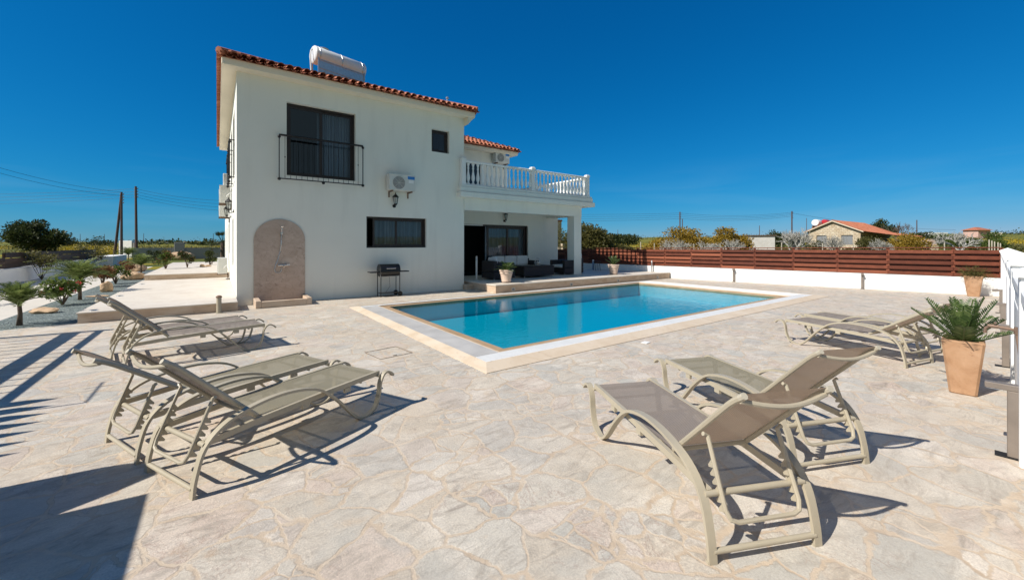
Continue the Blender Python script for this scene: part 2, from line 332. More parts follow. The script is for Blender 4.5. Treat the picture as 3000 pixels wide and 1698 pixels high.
    br.inputs['Scale'].default_value = 1.9; br.inputs['Mortar Size'].default_value = .03; br.inputs['Brick Width'].default_value = .7; br.inputs['Row Height'].default_value = .42
    br.inputs['Color1'].default_value = (.46, .36, .24, 1); br.inputs['Color2'].default_value = (.62, .54, .41, 1); br.inputs['Mortar'].default_value = (.22, .18, .13, 1)
    g.base(g.mix(br.outputs[0], (.30, .22, .14), g.ramp(g.noise(2.5, 5).outputs[0], [(.5, 0.), (.7, .7)]))); g.set(.9); M['rubble'] = g.m
    g = NT('white_blockwork'); br = g.n('ShaderNodeTexBrick'); g.l(g.mapping((1, 1, 1), (R(90), 0, 0)), br.inputs['Vector'])
    br.inputs['Scale'].default_value = 2.2; br.inputs['Mortar Size'].default_value = .02
    br.inputs['Color1'].default_value = (.62, .60, .56, 1); br.inputs['Color2'].default_value = (.72, .70, .66, 1); br.inputs['Mortar'].default_value = (.40, .38, .35, 1)
    g.base(br.outputs[0]); g.set(.9); M['block'] = g.m
    M['greypaint'] = simple('grey_shed_paint', (.20, .20, .20), .8, 0, .25, 2)
    M['pinkwall'] = simple('pink_plaster', (.55, .36, .30), .9, 0, .08, 1)
    M['brickclay'] = simple('clay_oven_plaster', (.55, .40, .33), .9, 0, .15, 4)
    M['white'] = simple('white_paint', (.80, .80, .78), .5, 0, .04, 3)
    M['shadegrating'] = simple('shaded_grey_grating', (.42, .415, .41), .6, 0, .15, 2)  # white grating with its duller lighting put into the colour
    M['black'] = simple('black_enamel', (.010, .010, .011), .28, 0, .2, 6)
    M['rubber'] = simple('black_rubber', (.012, .012, .012), .7)
    M['redknob'] = simple('red_plastic', (.45, .02, .03), .4)
    M['bluepost'] = simple('blue_grey_paint', (.20, .30, .45), .5)
    M['thinline'] = simple('dark_joint', (.16, .12, .09), .8)
    M['woodpost'] = simple('pale_wood_post', (.42, .38, .31), .85, 0, .2, 8)
build_materials()

# ------------------------------------------------------------------ mesh helpers
class MB:
    def __init__(s): s.v = []; s.f = []; s.mi = []; s.mats = []
    def mat(s, m):
        if m not in s.mats: s.mats.append(m)
        return s.mats.index(m)
    def add(s, vs, fs, mi=0):
        b = len(s.v); s.v += [tuple(p) for p in vs]
        for f in fs: s.f.append([b + i for i in f]); s.mi.append(mi)
    def box(s, lo, hi, mi=0, rz=0., c=None):
        x0, y0, z0 = lo; x1, y1, z1 = hi
        P = [Vector(p) for p in ((x0, y0, z0), (x1, y0, z0), (x1, y1, z0), (x0, y1, z0), (x0, y0, z1), (x1, y0, z1), (x1, y1, z1), (x0, y1, z1))]
        if rz:
            cc = Vector(c) if c else Vector(((x0 + x1) / 2, (y0 + y1) / 2, 0)); m = Matrix.Rotation(rz, 3, 'Z')
            P = [m @ (p - cc) + cc for p in P]
        s.add(P, [(0, 3, 2, 1), (4, 5, 6, 7), (0, 1, 5, 4), (1, 2, 6, 5), (2, 3, 7, 6), (3, 0, 4, 7)], mi)
    def bbox(s, lo, hi, b=.01, mi=0, m=None):
        """bevelled box (chamfered)"""
        x0, y0, z0 = lo; x1, y1, z1 = hi; b = min(b, (x1 - x0) * .45, (y1 - y0) * .45, (z1 - z0) * .45)
        X = (x0, x0 + b, x1 - b, x1); Y = (y0, y0 + b, y1 - b, y1); Z = (z0, z0 + b, z1 - b, z1)
        bm = bmesh.new(); vs = []
        for sx in (0, 1):
            for sy in (0, 1):
                for sz in (0, 1):
                    xo, xi = (X[0], X[1]) if not sx else (X[3], X[2]); yo, yi = (Y[0], Y[1]) if not sy else (Y[3], Y[2]); zo, zi = (Z[0], Z[1]) if not sz else (Z[3], Z[2])
                    for p in ((xo, yi, zi), (xi, yo, zi), (xi, yi, zo)): vs.append(bm.verts.new(p))
        bmesh.ops.convex_hull(bm, input=vs)
        bmesh.ops.dissolve_limit(bm, angle_limit=.01, verts=bm.verts, edges=bm.edges)
        bm.verts.index_update()
        P = [v.co.copy() for v in bm.verts]
        if m is not None: P = [m @ p for p in P]
        s.add(P, [[v.index for v in f.verts] for f in bm.faces], mi); bm.free()
    def tube(s, pts, r, n=8, mi=0, caps=True, closed=False):
        pts = [Vector(p) for p in pts]; k = len(pts)
        rs = r if isinstance(r, (list, tuple)) else [r] * k
        up = Vector((0, 0, 1)); rings = []; prev = None
        for i, p in enumerate(pts):
            if closed: t = pts[(i + 1) % k] - pts[i - 1]
            else: t = pts[min(i + 1, k - 1)] - pts[max(i - 1, 0)]
            t.normalize()
            if prev is None:
                a = t.cross(up)
                if a.length < 1e-3: a = t.cross(Vector((1, 0, 0)))
            else: a = prev - t * prev.dot(t)
            a.normalize(); prev = a; b = t.cross(a)
            rings.append([p + (a * math.cos(2 * math.pi * j / n) + b * math.sin(2 * math.pi * j / n)) * rs[i] for j in range(n)])
        vs = [q for rg in rings for q in rg]; fs = []
        m = k if closed else k - 1
        for i in range(m):
            for j in range(n):
                i2 = (i + 1) % k; fs.append((i * n + j, i * n + (j + 1) % n, i2 * n + (j + 1) % n, i2 * n + j))
        if caps and not closed: fs += [tuple(range(n))[::-1], tuple(range((k - 1) * n, k * n))]
        s.add(vs, fs, mi)
    def lathe(s, prof, n=20, mi=0, c=(0, 0, 0), axis='Z', cap=True):
        vs = []; fs = []; k = len(prof); c = Vector(c)
        for r, z in prof:
            for j in range(n):
                a = 2 * math.pi * j / n; p = Vector((r * math.cos(a), r * math.sin(a), z))
                if axis == 'X': p = Vector((p.z, p.x, p.y))
                if axis == 'Y': p = Vector((p.x, p.z, p.y))
                vs.append(c + p)
        for i in range(k - 1):
            for j in range(n): fs.append((i * n + j, i * n + (j + 1) % n, (i + 1) * n + (j + 1) % n, (i + 1) * n + j))
        if cap: fs += [tuple(range(n))[::-1], tuple(range((k - 1) * n, k * n))]
        s.add(vs, fs, mi)
    def ribbon(s, path, y, w, th, mi=0):
        """flat bar swept along (s,z) path; lateral centre y, width w, thickness th"""
        k = len(path); vs = []; fs = []
        for i in range(k):
            a = path[max(i - 1, 0)]; b = path[min(i + 1, k - 1)]
            t = Vector((b[0] - a[0], 0, b[1] - a[1])).normalized(); nn = Vector((-t.z, 0, t.x)) * th / 2
            p = Vector((path[i][0], y, path[i][1])); l = Vector((0, w / 2, 0))
            vs += [p + nn + l, p + nn - l, p - nn - l, p - nn + l]
        for i in range(k - 1):
            for j in range(4): fs.append((i * 4 + j, i * 4 + (j + 1) % 4, i * 4 + 4 + (j + 1) % 4, i * 4 + 4 + j))
        fs += [(0, 1, 2, 3), ((k - 1) * 4 + 3, (k - 1) * 4 + 2, (k - 1) * 4 + 1, (k - 1) * 4)]
        s.add(vs, fs, mi)
    def prism(s, poly, y0, y1, mi=0):
        """poly in (x,z), extruded y0..y1"""
        n = len(poly)
        s.add([(p[0], y0, p[1]) for p in poly] + [(p[0], y1, p[1]) for p in poly],
              [tuple(range(n)), tuple(range(n, 2 * n))[::-1]] + [(i, n + i, n + (i + 1) % n, (i + 1) % n) for i in range(n)], mi)
    def slab(s, poly, z0, z1, mi=0):
        n = len(poly)
        s.add([(p[0], p[1], z0) for p in poly] + [(p[0], p[1], z1) for p in poly],
              [tuple(range(n))[::-1], tuple(range(n, 2 * n))] + [(i, (i + 1) % n, n + (i + 1) % n, n + i) for i in range(n)], mi)
    def panel(s, u0, u1, z0, z1, holes, plane, th, axis='x', mi=0, mi2=None):
        """wall with rectangular holes. axis 'x': wall along x at y=plane, thickness to +th along y. axis 'y': along y at x=plane."""
        us = sorted({u0, u1, *[h[0] for h in holes], *[h[1] for h in holes]}); zs = sorted({z0, z1, *[h[2] for h in holes], *[h[3] for h in holes]})
        P = (lambda u, z, d: (u, plane + d, z)) if axis == 'x' else (lambda u, z, d: (plane + d, u, z))
        inh = lambda u, z: any(h[0] < u < h[1] and h[2] < z < h[3] for h in holes)
        for i in range(len(us) - 1):
            for j in range(len(zs) - 1):
                if inh((us[i] + us[i + 1]) / 2, (zs[j] + zs[j + 1]) / 2): continue
                a, b, c, d = us[i], us[i + 1], zs[j], zs[j + 1]
                for dd in (0, th): s.add([P(a, c, dd), P(b, c, dd), P(b, d, dd), P(a, d, dd)], [(0, 1, 2, 3)], mi)
        for (a, b, c, d) in list(holes) + [(u0, u1, z0, z1)]:
            for q in (((a, c), (b, c)), ((b, c), (b, d)), ((b, d), (a, d)), ((a, d), (a, c))):
                s.add([P(*q[0], 0), P(*q[1], 0), P(*q[1], th), P(*q[0], th)], [(0, 1, 2, 3)], mi if mi2 is None else mi2)
    def leaf(s, p, d, n, L, w, mi=0):
        """pointed leaf: base p, direction d, normal-ish n"""
        d = d.normalized(); sdir = d.cross(n)
        if sdir.length < 1e-4: sdir = d.cross(Vector((1, 0, .3)))
        sdir.normalize(); m = p + d * L * .5
        s.add([p, m + sdir * w / 2, p + d * L, m - sdir * w / 2], [(0, 1, 2, 3)], mi)
    def build(s, name, mats, parent=None, smooth=False, loc=None, recalc=True):
        me = bpy.data.meshes.new(name); me.from_pydata(s.v, [], s.f)
        ms = mats if isinstance(mats, (list, tuple)) else [mats]
        for m in ms: me.materials.append(m)
        if len(ms) > 1:
            for p, i in zip(me.polygons, s.mi): p.material_index = i
        if recalc:
            bm = bmesh.new(); bm.from_mesh(me); bmesh.ops.recalc_face_normals(bm, faces=bm.faces); bm.to_mesh(me); bm.free()
        if smooth:
            me.polygons.foreach_set('use_smooth', [True] * len(me.polygons))
            if smooth == 'auto' and hasattr(me, 'set_sharp_from_angle'): me.set_sharp_from_angle(angle=R(38))
        me.update()
        ob = bpy.data.objects.new(name, me); COL.objects.link(ob)
        if parent: ob.parent = parent
        if loc: ob.location = loc
        return ob
def tag(o, label=None, cat=None, group=None, kind=None):
    for k, v in (('label', label), ('category', cat), ('group', group), ('kind', kind)):
        if v: o[k] = v
    return o
def thing(name, label, cat, loc=(0, 0, 0), rz=0., group=None):
    o = bpy.data.objects.new(name, None); COL.objects.link(o); o.location = loc; o.rotation_euler = (0, 0, rz); o.empty_display_size = .2
    return tag(o, label, cat, group)
def dup(root, loc, rz, label, group=None, name=None):
    r = root.copy(); COL.objects.link(r); r.location = loc; r.rotation_euler = (0, 0, rz); r['label'] = label
    if group: r['group'] = group
    def rec(a, b):
        for ch in list(a.children):
            if ch.get('_skip'): continue
            c = ch.copy(); COL.objects.link(c); c.parent = b; rec(ch, c)
    rec(root, r); return r
def crom(pts, n=6):
    out = []; P = [pts[0]] + list(pts) + [pts[-1]]
    for i in range(1, len(P) - 2):
        for k in range(n):
            t = k / n; a, b, c, d = P[i - 1], P[i], P[i + 1], P[i + 2]
            out.append(tuple(.5 * ((2 * b[j]) + (-a[j] + c[j]) * t + (2 * a[j] - 5 * b[j] + 4 * c[j] - d[j]) * t * t + (-a[j] + 3 * b[j] - 3 * c[j] + d[j]) * t ** 3) for j in range(len(b))))
    out.append(tuple(pts[-1])); return out
def far(px, dist):
    """a ground position on a compass bearing (given as a column of the photo) at a distance along the view"""
    k = (px - 1500) / 1180.0
    return Vector((CAMP.x + dist * (FX + k * FY), CAMP.y + dist * (FY - k * FX), 0))
def bearing_slope(x, y):
    dx, dy = x - CAMP.x, y - CAMP.y; b = math.degrees(math.atan2(dx * FY - dy * FX, dx * FX + dy * FY))  # + = right
    t = min(1, max(0, (b + 25) / 65)); t = t * t * (3 - 2 * t)
    return .0035 + .0135 * t
def gz(x, y):
    d = math.hypot(x - CAMP.x, y - CAMP.y); return -.06 + bearing_slope(x, y) * max(0, min(d, 700) - 28)

# ------------------------------------------------------------------ setting
POOL = (3.08, 13.25, -7.55, -2.50)
def fill(outer, holes, z, name, mat):
    bm = bmesh.new(); es = []
    for loop in [outer] + holes:
        vs = [bm.verts.new((p[0], p[1], z)) for p in loop]
        for i in range(len(vs)): es.append(bm.edges.new((vs[i], vs[(i + 1) % len(vs)])))
    bmesh.ops.triangle_fill(bm, use_beauty=True, edges=es)
    bmesh.ops.recalc_face_normals(bm, faces=bm.faces)
    for f in bm.faces:
        if f.normal.z < 0: f.normal_flip()
    me = bpy.data.meshes.new(name); bm.to_mesh(me); bm.free(); me.materials.append(mat)
    o = bpy.data.objects.new(name, me); COL.objects.link(o); tag(o, kind='structure'); return o
x0, x1, y0, y1 = POOL
ph = [(x0 - .3, y0 - .3), (x1 + .3, y0 - .3), (x1 + .3, y1 + .3), (x0 - .3, y1 + .3)]
# ground: inner disc with the pool cut out + rings to the horizon
bm = bmesh.new(); NA = 96; rad = [45, 60, 80, 110, 150, 210, 300, 430, 600, 700, 1000, 1800, 3500]
rr = random.Random(3); rings = []
for k, r in enumerate(rad):
    rg = []
    for j in range(NA):
        a = 2 * math.pi * j / NA; x = CAMP.x + r * math.cos(a); y = CAMP.y + r * math.sin(a)
        z = gz(x, y) + (rr.uniform(-.004, .006) * r if 100 < r < 800 else 0) - (0 if r <= 700 else (r - 700) * .004); rg.append(bm.verts.new((x, y, z)))
    rings.append(rg)
for k in range(len(rad) - 1):
    for j in range(NA): bm.faces.new((rings[k][j], rings[k][(j + 1) % NA], rings[k + 1][(j + 1) % NA], rings[k + 1][j]))
es = [bm.edges.get((rings[0][j], rings[0][(j + 1) % NA])) for j in range(NA)]
hv = [bm.verts.new((p[0], p[1], -.06)) for p in ph]; es += [bm.edges.new((hv[i], hv[(i + 1) % 4])) for i in range(4)]
bmesh.ops.triangle_fill(bm, use_beauty=True, edges=es)
bmesh.ops.recalc_face_normals(bm, faces=bm.faces)
for f in bm.faces:
    if f.normal.z < 0: f.normal_flip()
me = bpy.data.meshes.new('ground'); bm.to_mesh(me); bm.free(); me.materials.append(M['field'])
o = bpy.data.objects.new('ground', me); COL.objects.link(o); tag(o, kind='structure')
patio = fill([(-9, -14.5), (20.2, -14.5), (18.95, -11.4), (14.6, 7.5), (-2.7, 7.5), (-2.7, -.80), (-9, -1.75)], [ph], 0., 'patio', M['paving'])
fill([(-9, -1.75), (-4.07, -1.10), (-4.07, 27.0), (-7.1, 27.0), (-9, 20)], [], -.012, 'driveway', M['concrete'])
fill([(-4.07, -1.10), (-2.66, -.79), (-2.66, 20.5), (-4.07, 20.5)], [], -.004, 'gravel_bed', M['gravel'])
fill([(-7.1, 27.0), (-4.07, 27.0), (-4.07, 20.5), (.6, 20.5), (.6, 40.6), (-7.1, 40.6)], [], -.02, 'gravel_yard', M['gravel'])
# pool basin, water, overflow edge
mb = MB()
zb = -.46
mb.add([(x0, y0, zb), (x1, y0, zb), (x1, y1, zb), (x0, y1, zb), (x0, y0, .012), (x1, y0, .012), (x1, y1, .012), (x0, y1, .012)],
       [(0, 1, 2, 3), (0, 4, 5, 1), (1, 5, 6, 2), (2, 6, 7, 3), (3, 7, 4, 0)])
basin = mb.build('pool_basin', M['pooltile'], recalc=False); tag(basin, kind='structure')
mb = MB(); mb.add([(x0, y0, -.012), (x1, y0, -.012), (x1, y1, -.012), (x0, y1, -.012)], [(0, 1, 2, 3)])
tag(mb.build('pool_water', M['water']), kind='structure')
def frame_ring(a, b, za, zb_, name, mat):
    """ring between inner offsets a and outer offset b round the pool"""
    mb = MB(); L = lambda q: [(x0 - q[0], y0 - q[1]), (x1 + q[2], y0 - q[1]), (x1 + q[2], y1 + q[3]), (x0 - q[0], y1 + q[3])]
    A, B = L(a), L(b)
    mb.add([(*p, za) for p in A] + [(*p, zb_) for p in B] + [(*p, zb_ - .09) for p in B] + [(*p, za - .09) for p in A],
           [(i, (i + 1) % 4, 4 + (i + 1) % 4, 4 + i) for i in range(4)] + [(4 + i, 4 + (i + 1) % 4, 8 + (i + 1) % 4, 8 + i) for i in range(4)] + [(i, (i + 1) % 4, 12 + (i + 1) % 4, 12 + i) for i in range(4)])
    return tag(mb.build(name, mat), kind='structure')
frame_ring((-.01, -.01, -.01, -.01), (.195, .185, .165, .125), .018, .022, 'pool_lip', M['lip'])
frame_ring((.195, .185, .165, .125), (.215, .205, .185, .145), .046, .046, 'grating_edge', M['copebeige'])
frame_ring((.215, .205, .185, .145), (.63, .51, 1.0, .30), .020, .020, 'overflow_channel', M['white'])
mb = MB()                                                        # slatted overflow grating, bars running along each side
def bars(lo, hi, along, n):
    for k in range(n):
        if along == 'x': w = (hi[1] - lo[1]) / n; mb.box((lo[0], lo[1] + w * k + w * .10, .024), (hi[0], lo[1] + w * k + w * .90, .046))
        else: w = (hi[0] - lo[0]) / n; mb.box((lo[0] + w * k + w * .18, lo[1], .024), (lo[0] + w * k + w * .82, hi[1], .046))
bars((x0 - .625, y0 - .505), (x1 + .99, y0 - .21), 'x', 9); bars((x0 - .625, y1 + .15), (x1 + .99, y1 + .295), 'x', 5)
bars((x1 + .19, y0 - .19), (x1 + .99, y1 + .14), 'y', 24)
tag(mb.build('overflow_grating', M['white']), kind='structure')
mb = MB(); bars((x0 - .625, y0 - .20), (x0 - .22, y1 + .14), 'y', 12); tag(mb.build('shaded_grating', M['shadegrating']), kind='structure')  # left bars painted grey to stand in for the dimmer light on them
frame_ring((.63, .51, 1.0, .30), (.80, .79, 1.40, .58), .050, .008, 'pool_coping', M['copebeige'])
# terrace and side platforms
mb = MB(); TZ = .27
mb.box((6.86, -1.72, 0), (16.62, 1.9, TZ - .04)); te = mb.build('terrace', M['riser']); tag(te, kind='structure')
mb = MB(); mb.bbox((6.84, -1.75, TZ - .04), (16.63, 1.85, TZ), .008); tag(mb.build('terrace_paving', M['tread']), kind='structure')
mb = MB(); mb.box((6.61, -.30, 0), (6.86, 1.9, TZ - .1)); tag(mb.build('terrace_side_step', M['riser']), kind='structure')
mb = MB(); mb.box((-2.66, -.88, 0), (-.002, 7.9, .19)); tag(mb.build('side_platform', M['riser']), kind='structure')
mb = MB(); mb.bbox((-2.68, -.90, .19), (-.004, 7.92, .22), .006); tag(mb.build('side_platform_paving', M['tread']), kind='structure')
mb = MB(); mb.box((-2.62, 7.9, 0), (-.002, 20.4, .40)); tag(mb.build('upper_platform', M['riser']), kind='structure')
mb = MB(); mb.bbox((-2.64, 7.88, .40), (-.004, 20.4, .43), .006); tag(mb.build('upper_platform_paving', M['tread']), kind='structure')
# ------------------------------------------------------------------ villa
villa = thing('villa', 'white two storey villa with terracotta roof edge and balustraded balcony beside the pool', 'house')
H = 6.05
mb = MB()
W_UP = (1.13, 2.95, 3.48, 5.49); W_SM = (5.42, 6.08, 4.71, 5.48); W_LO = (3.27, 5.23, 1.475, 2.44)
mb.panel(0, 6.66, 0, H, [W_UP, W_SM, W_LO], 0., .24, 'x')                             # pool front
SIDE_HOLES = [(1.5, 2.9, 3.6, 5.5), (3.8, 5.2, 3.6, 5.5), (2.5, 3.5, .9, 2.4), (6.4, 7.6, 1.2, 2.4), (9.0, 9.9, .5, 2.5), (7.4, 8.6, 4.3, 5.5)]
mb.panel(.24, 10.6, 0, H, SIDE_HOLES, 0., .24, 'y')                                     # drive side
mb.panel(10.6, 19.0, 0, 3.1, [(12.0, 13.2, 1.2, 2.4), (15.5, 16.5, .4, 2.4)], .002, .24, 'y')
mb.box((.24, 10.36, 0), (12.6, 10.6, H)); mb.box((.24, 18.7, 0), (9, 18.94, 3.1)); mb.box((.24, 10.6, 2.9), (9, 18.7, 3.1))
mb.panel(.24, 10.36, 0, H, [], 6.66, -.24, 'y')                                         # right flank of the tall block
BY = 1.85
mb.panel(6.66, 12.86, 0, 3.05, [(7.45, 11.03, TZ, 2.415)], BY, .24, 'x')                # back wall of the terrace
mb.panel(BY + .24, 10.36, 0, 3.05, [], 12.86, -.24, 'y')
UY = 3.2
mb.panel(6.66, 10.84, 3.6, 5.85, [(8.0, 9.32, 3.66, 5.33)], UY, .2, 'x')                # upper rear block
mb.panel(UY + .2, 10.36, 3.6, 5.85, [], 10.84, -.2, 'y')
mb.build('wall', M['stucco'], villa)
mb = MB(); mb.box((.5, 1.3, .3), (6.3, 1.35, 5.9)); mb.box((7.2, 3.6, .3), (12.4, 3.65, 2.9)); mb.box((.5, .3, 2.95), (6.3, 9, 3.0)); mb.box((1.3, 1.4, .3), (1.34, 9.8, 5.9)); mb.box((7.2, 3.9, 3.62), (10.5, 3.95, 5.7)); mb.box((7.0, 2.1, .2), (12.5, 3.6, .26))
mb.build('interior_partition', M['room'], villa)

# eaves (fascia + soffit) and tiles
mb = MB()
def eave(x0, x1, y0, y1, z0, z1, cove=.0):
    mb.bbox((x0, y0, z0), (x1, y1, z1), .015)
eave(-.32, 6.93, -.33, 11.0, 6.032, 6.211)
mb.prism([(6.66, 6.03), (6.66, 5.76), (6.78, 5.90), (6.92, 6.030)], -.29, 11.0)   # curved bracket of the right eave
mb.bbox((6.6, UY - .42, 5.80), (11.16, 10.9, 5.955), .012)
mb.build('eave', M['cream'], villa)
def tiles(mb, ex0, ex1, ey, z0, pitch, run, spacing=.205, rows=.36, hip0=True, hip1=True, R_=.078):
    """barrel tiles on a slope that rises in +y from an eave along x; returns local geometry"""
    n = max(1, int(round((ex1 - ex0) / spacing))); w = (ex1 - ex0) / n; tp = math.tan(pitch)
    for i in range(n):
        xc = ex0 + (i + .5) * w; L = run
        if hip0: L = min(L, xc - ex0 + .1)
        if hip1: L = min(L, ex1 - xc + .1)
        # pan
        nr = max(1, int(math.ceil(L / rows)))
        for k in range(nr):
            t0, t1 = k * rows - (.05 if k == 0 else 0), min((k + 1) * rows + .03, L + .05)
            jit = random.uniform(-.008, .008)
            for (rad, off, zo, s0) in ((R_, 0., .055, 1), (R_ * .95, w / 2, .03, -1)):
                seg = 7; vs = []; th = .014
                for (t, lift, rs) in ((t0, .022, 1.08), (t1, 0., .92)):
                    for q in range(seg + 1):
                        a = math.pi * q / seg
                        dx = math.cos(a) * rad * rs; dz = math.sin(a) * rad * rs * s0
                        vs.append((xc + off + dx + jit, ey + t, z0 + t * tp + zo + (dz if s0 > 0 else dz * .75) + lift))
                for (t, lift, rs) in ((t0, .022, 1.08), (t1, 0., .92)):
                    for q in range(seg + 1):
                        a = math.pi * q / seg
                        dx = math.cos(a) * (rad * rs - th); dz = math.sin(a) * (rad * rs - th) * s0
                        vs.append((xc + off + dx + jit, ey + t, z0 + t * tp + zo + (dz if s0 > 0 else dz * .75) + lift))
                m = seg + 1; fs = []
                for q in range(seg):
                    fs += [(q, q + 1, m + q + 1, m + q), (2 * m + q, 3 * m + q, 3 * m + q + 1, 2 * m + q + 1), (q, 2 * m + q, 2 * m + q + 1, q + 1)]
                fs += [(0, m, 3 * m, 2 * m), (seg, 2 * m + seg, 3 * m + seg, m + seg)]
                mb.add(vs, fs)
random.seed(5)
PITCH = R(19.5)
mb = MB()
tiles(mb, -.37, 6.98, -.38, 6.211, PITCH, 3.75)
sub = MB(); tiles(sub, -.38, 11.1, -.37, 6.211, PITCH, 3.7)          # left slope, rotated: (x along y)
mb.add([(v[1], v[0], v[2]) for v in sub.v], sub.f)
sub = MB(); tiles(sub, -.38, 11.1, 0, 6.211, PITCH, 3.7)
mb.add([(6.98 - v[1], v[0], v[2]) for v in sub.v], sub.f)
# under-deck of the hip
zr = 6.211 + 3.68 * math.tan(PITCH)
mb.add([(-.34, -.35, 6.212), (6.95, -.35, 6.212), (6.95, 11.07, 6.212), (-.34, 11.07, 6.212), (3.3, 3.29, zr), (3.3, 7.4, zr)],
       [(0, 1, 4), (1, 2, 5, 4), (2, 3, 5), (3, 0, 4, 5), (0, 3, 2, 1)])
mb.tube([(3.3, 3.27, zr + .06), (3.3, 7.4, zr + .06)], .11, 8)
for a in ((-.37, -.38), (6.98, -.38)):
    mb.tube([(a[0], a[1], 6.316), (3.3, 3.29, zr + .08)], .095, 8)
tiles(mb, 6.68, 11.22, UY - .47, 5.955, R(22), 2.6, hip0=False)
sub = MB(); tiles(sub, UY - .47, 10.9, 0, 5.955, R(22), 2.2, hip1=False)
mb.add([(11.22 - v[1], v[0], v[2]) for v in sub.v], sub.f)
mb.add([(6.68, UY - .44, 5.956), (11.19, UY - .44, 5.956), (11.19, 10.9, 5.956), (8.9, UY + 1.7, 6.84), (6.68, UY + 1.7, 6.84), (8.9, 10.9, 6.84)], [(0, 1, 3, 4), (1, 2, 5, 3)])
mb.build('roof', M['tile'], villa, smooth='auto')

# windows: frame part with pane / curtain sub-parts
def window_x(hole, y, parent, curtain=True, leaves=2, name='window', fw=.055, open_gap=None, depth=.10, sill=False):
    a, b, c, d = hole; m = MB(); g = .002
    m.box((a + g, y, c + g), (a + fw, y + depth, d - g)); m.box((b - fw, y, c + g), (b - g, y + depth, d - g))
    m.box((a + fw, y, d - fw), (b - fw, y + depth, d - g)); m.box((a + fw, y, c + g), (b - fw, y + depth, c + fw))
    w = (b - a - 2 * fw) / leaves; st = .06
    for k in range(leaves):
        l0, l1 = a + fw + k * w, a + fw + (k + 1) * w; yy = y + .02 + (.035 if k % 2 else 0)
        if open_gap and k == 0: l0, l1 = l0 + open_gap, l1 + .02
        if k: l0 -= .03
        m.box((l0, yy, c + fw), (l0 + st, yy + .03, d - fw)); m.box((l1 - st, yy, c + fw), (l1, yy + .03, d - fw))
        m.box((l0 + st, yy, d - fw - st), (l1 - st, yy + .03, d - fw)); m.box((l0 + st, yy, c + fw), (l1 - st, yy + .03, c + fw + st))
    fr = m.build(name, M['frame'], parent)
    m = MB()
    for k in range(leaves):
        l0, l1 = a + fw + k * w, a + fw + (k + 1) * w; yy = y + .035 + (.035 if k % 2 else 0)
        if open_gap and k == 0: l0 += open_gap
        m.add([(l0 + .02, yy, c + fw + .02), (l1 - .01, yy, c + fw + .02), (l1 - .01, yy, d - fw - .02), (l0 + .02, yy, d - fw - .02)], [(0, 1, 2, 3)])
    m.build('pane', M['glass'], fr)
    if curtain:
        m = MB(); n = 60; ca, cb = curtain if isinstance(curtain, tuple) else (a, b); vs = []
        for i in range(n + 1):
            x = ca + (cb - ca) * i / n; yy = y + .22 + .03 * math.sin(i * 1.35 + 1.2 * math.sin(i * .37))
            vs += [(x, yy, c + .03), (x, yy, d - .02)]
        m.add(vs, [(2 * i, 2 * i + 2, 2 * i + 3, 2 * i + 1) for i in range(n)]); m.build('curtain', M['curtain'], fr, smooth=True)
    if sill:
        m = MB(); m.bbox((a - .0, y - .16, c - .028), (b + .0, y - .001, c - .002), .006); m.build('sill', M['wallwhite'], fr)
    return fr
window_x(W_UP, .13, villa, curtain=(1.95, 2.92))
window_x(W_SM, .13, villa, curtain=None, leaves=1)
window_x(W_LO, .10, villa, curtain=(3.6, 5.2), open_gap=.17)
def window_y(hole, parent):
    a, b, c, d = hole; m = MB(); f = .06
    for q in ((a + .002, a + f, c + .002, d - .002), (b - f, b - .002, c + .002, d - .002), (a + f, b - f, d - f, d - .002), (a + f, b - f, c + .002, c + f), ((a + b) / 2 - .04, (a + b) / 2 + .04, c + f, d - f)):
        m.box((.08, q[0], q[2]), (.16, q[1], q[3]))
    fr = m.build('window', M['frame'], parent); m = MB(); m.add([(.12, a + f, c + f), (.12, b - f, c + f), (.12, b - f, d - f), (.12, a + f, d - f)], [(0, 1, 2, 3)]); m.build('pane', M['glass'], fr)
for h in SIDE_HOLES + [(12.0, 13.2, 1.2, 2.4), (15.5, 16.5, .4, 2.4)]: window_y(h, villa)
# sliding door of the terrace: open at its left third, two curtained leaves
m = MB(); a, b, c, d = 7.45, 11.03, TZ, 2.415; y = BY + .06; fw = .07
m.box((a + .002, y, c), (a + fw, y + .12, d - .002)); m.box((b - fw, y, c), (b - .002, y + .12, d - .002)); m.box((a + fw, y, d - fw), (b - fw, y + .12, d - .002))
for l0, l1, yy in ((8.86, 9.98, y + .02), (9.90, 10.95, y + .06)):
    m.box((l0, yy, c + .03), (l0 + .09, yy + .035, d - fw)); m.box((l1 - .09, yy, c + .03), (l1, yy + .035, d - fw)); m.box((l0 + .09, yy, c + .03), (l1 - .09, yy + .035, c + .12)); m.box((l0 + .09, yy, d - fw - .09), (l1 - .09, yy + .035, d - fw))
door = m.build('sliding_door', M['frame'], villa)
m = MB()
for l0, l1, yy in ((8.9, 9.95, y + .04), (9.95, 10.92, y + .08)): m.add([(l0, yy, c + .1), (l1, yy, c + .1), (l1, yy, d - .1), (l0, yy, d - .1)], [(0, 1, 2, 3)])
m.build('pane', M['glass'], door)
m = MB(); vs = []
for i in range(61):
    x = 8.9 + 2.05 * i / 60; yy = BY + .30 + .03 * math.sin(i * 1.1); vs += [(x, yy, c + .45), (x, yy, d - .05)]
m.add(vs, [(2 * i, 2 * i + 2, 2 * i + 3, 2 * i + 1) for i in range(60)]); m.build('curtain', M['curtain'], door, smooth=True)
m = MB(); m.box((7.55, BY + .02, 2.36), (8.62, BY + .055, 2.40)); m.build('curtain_rail', M['white'], door)
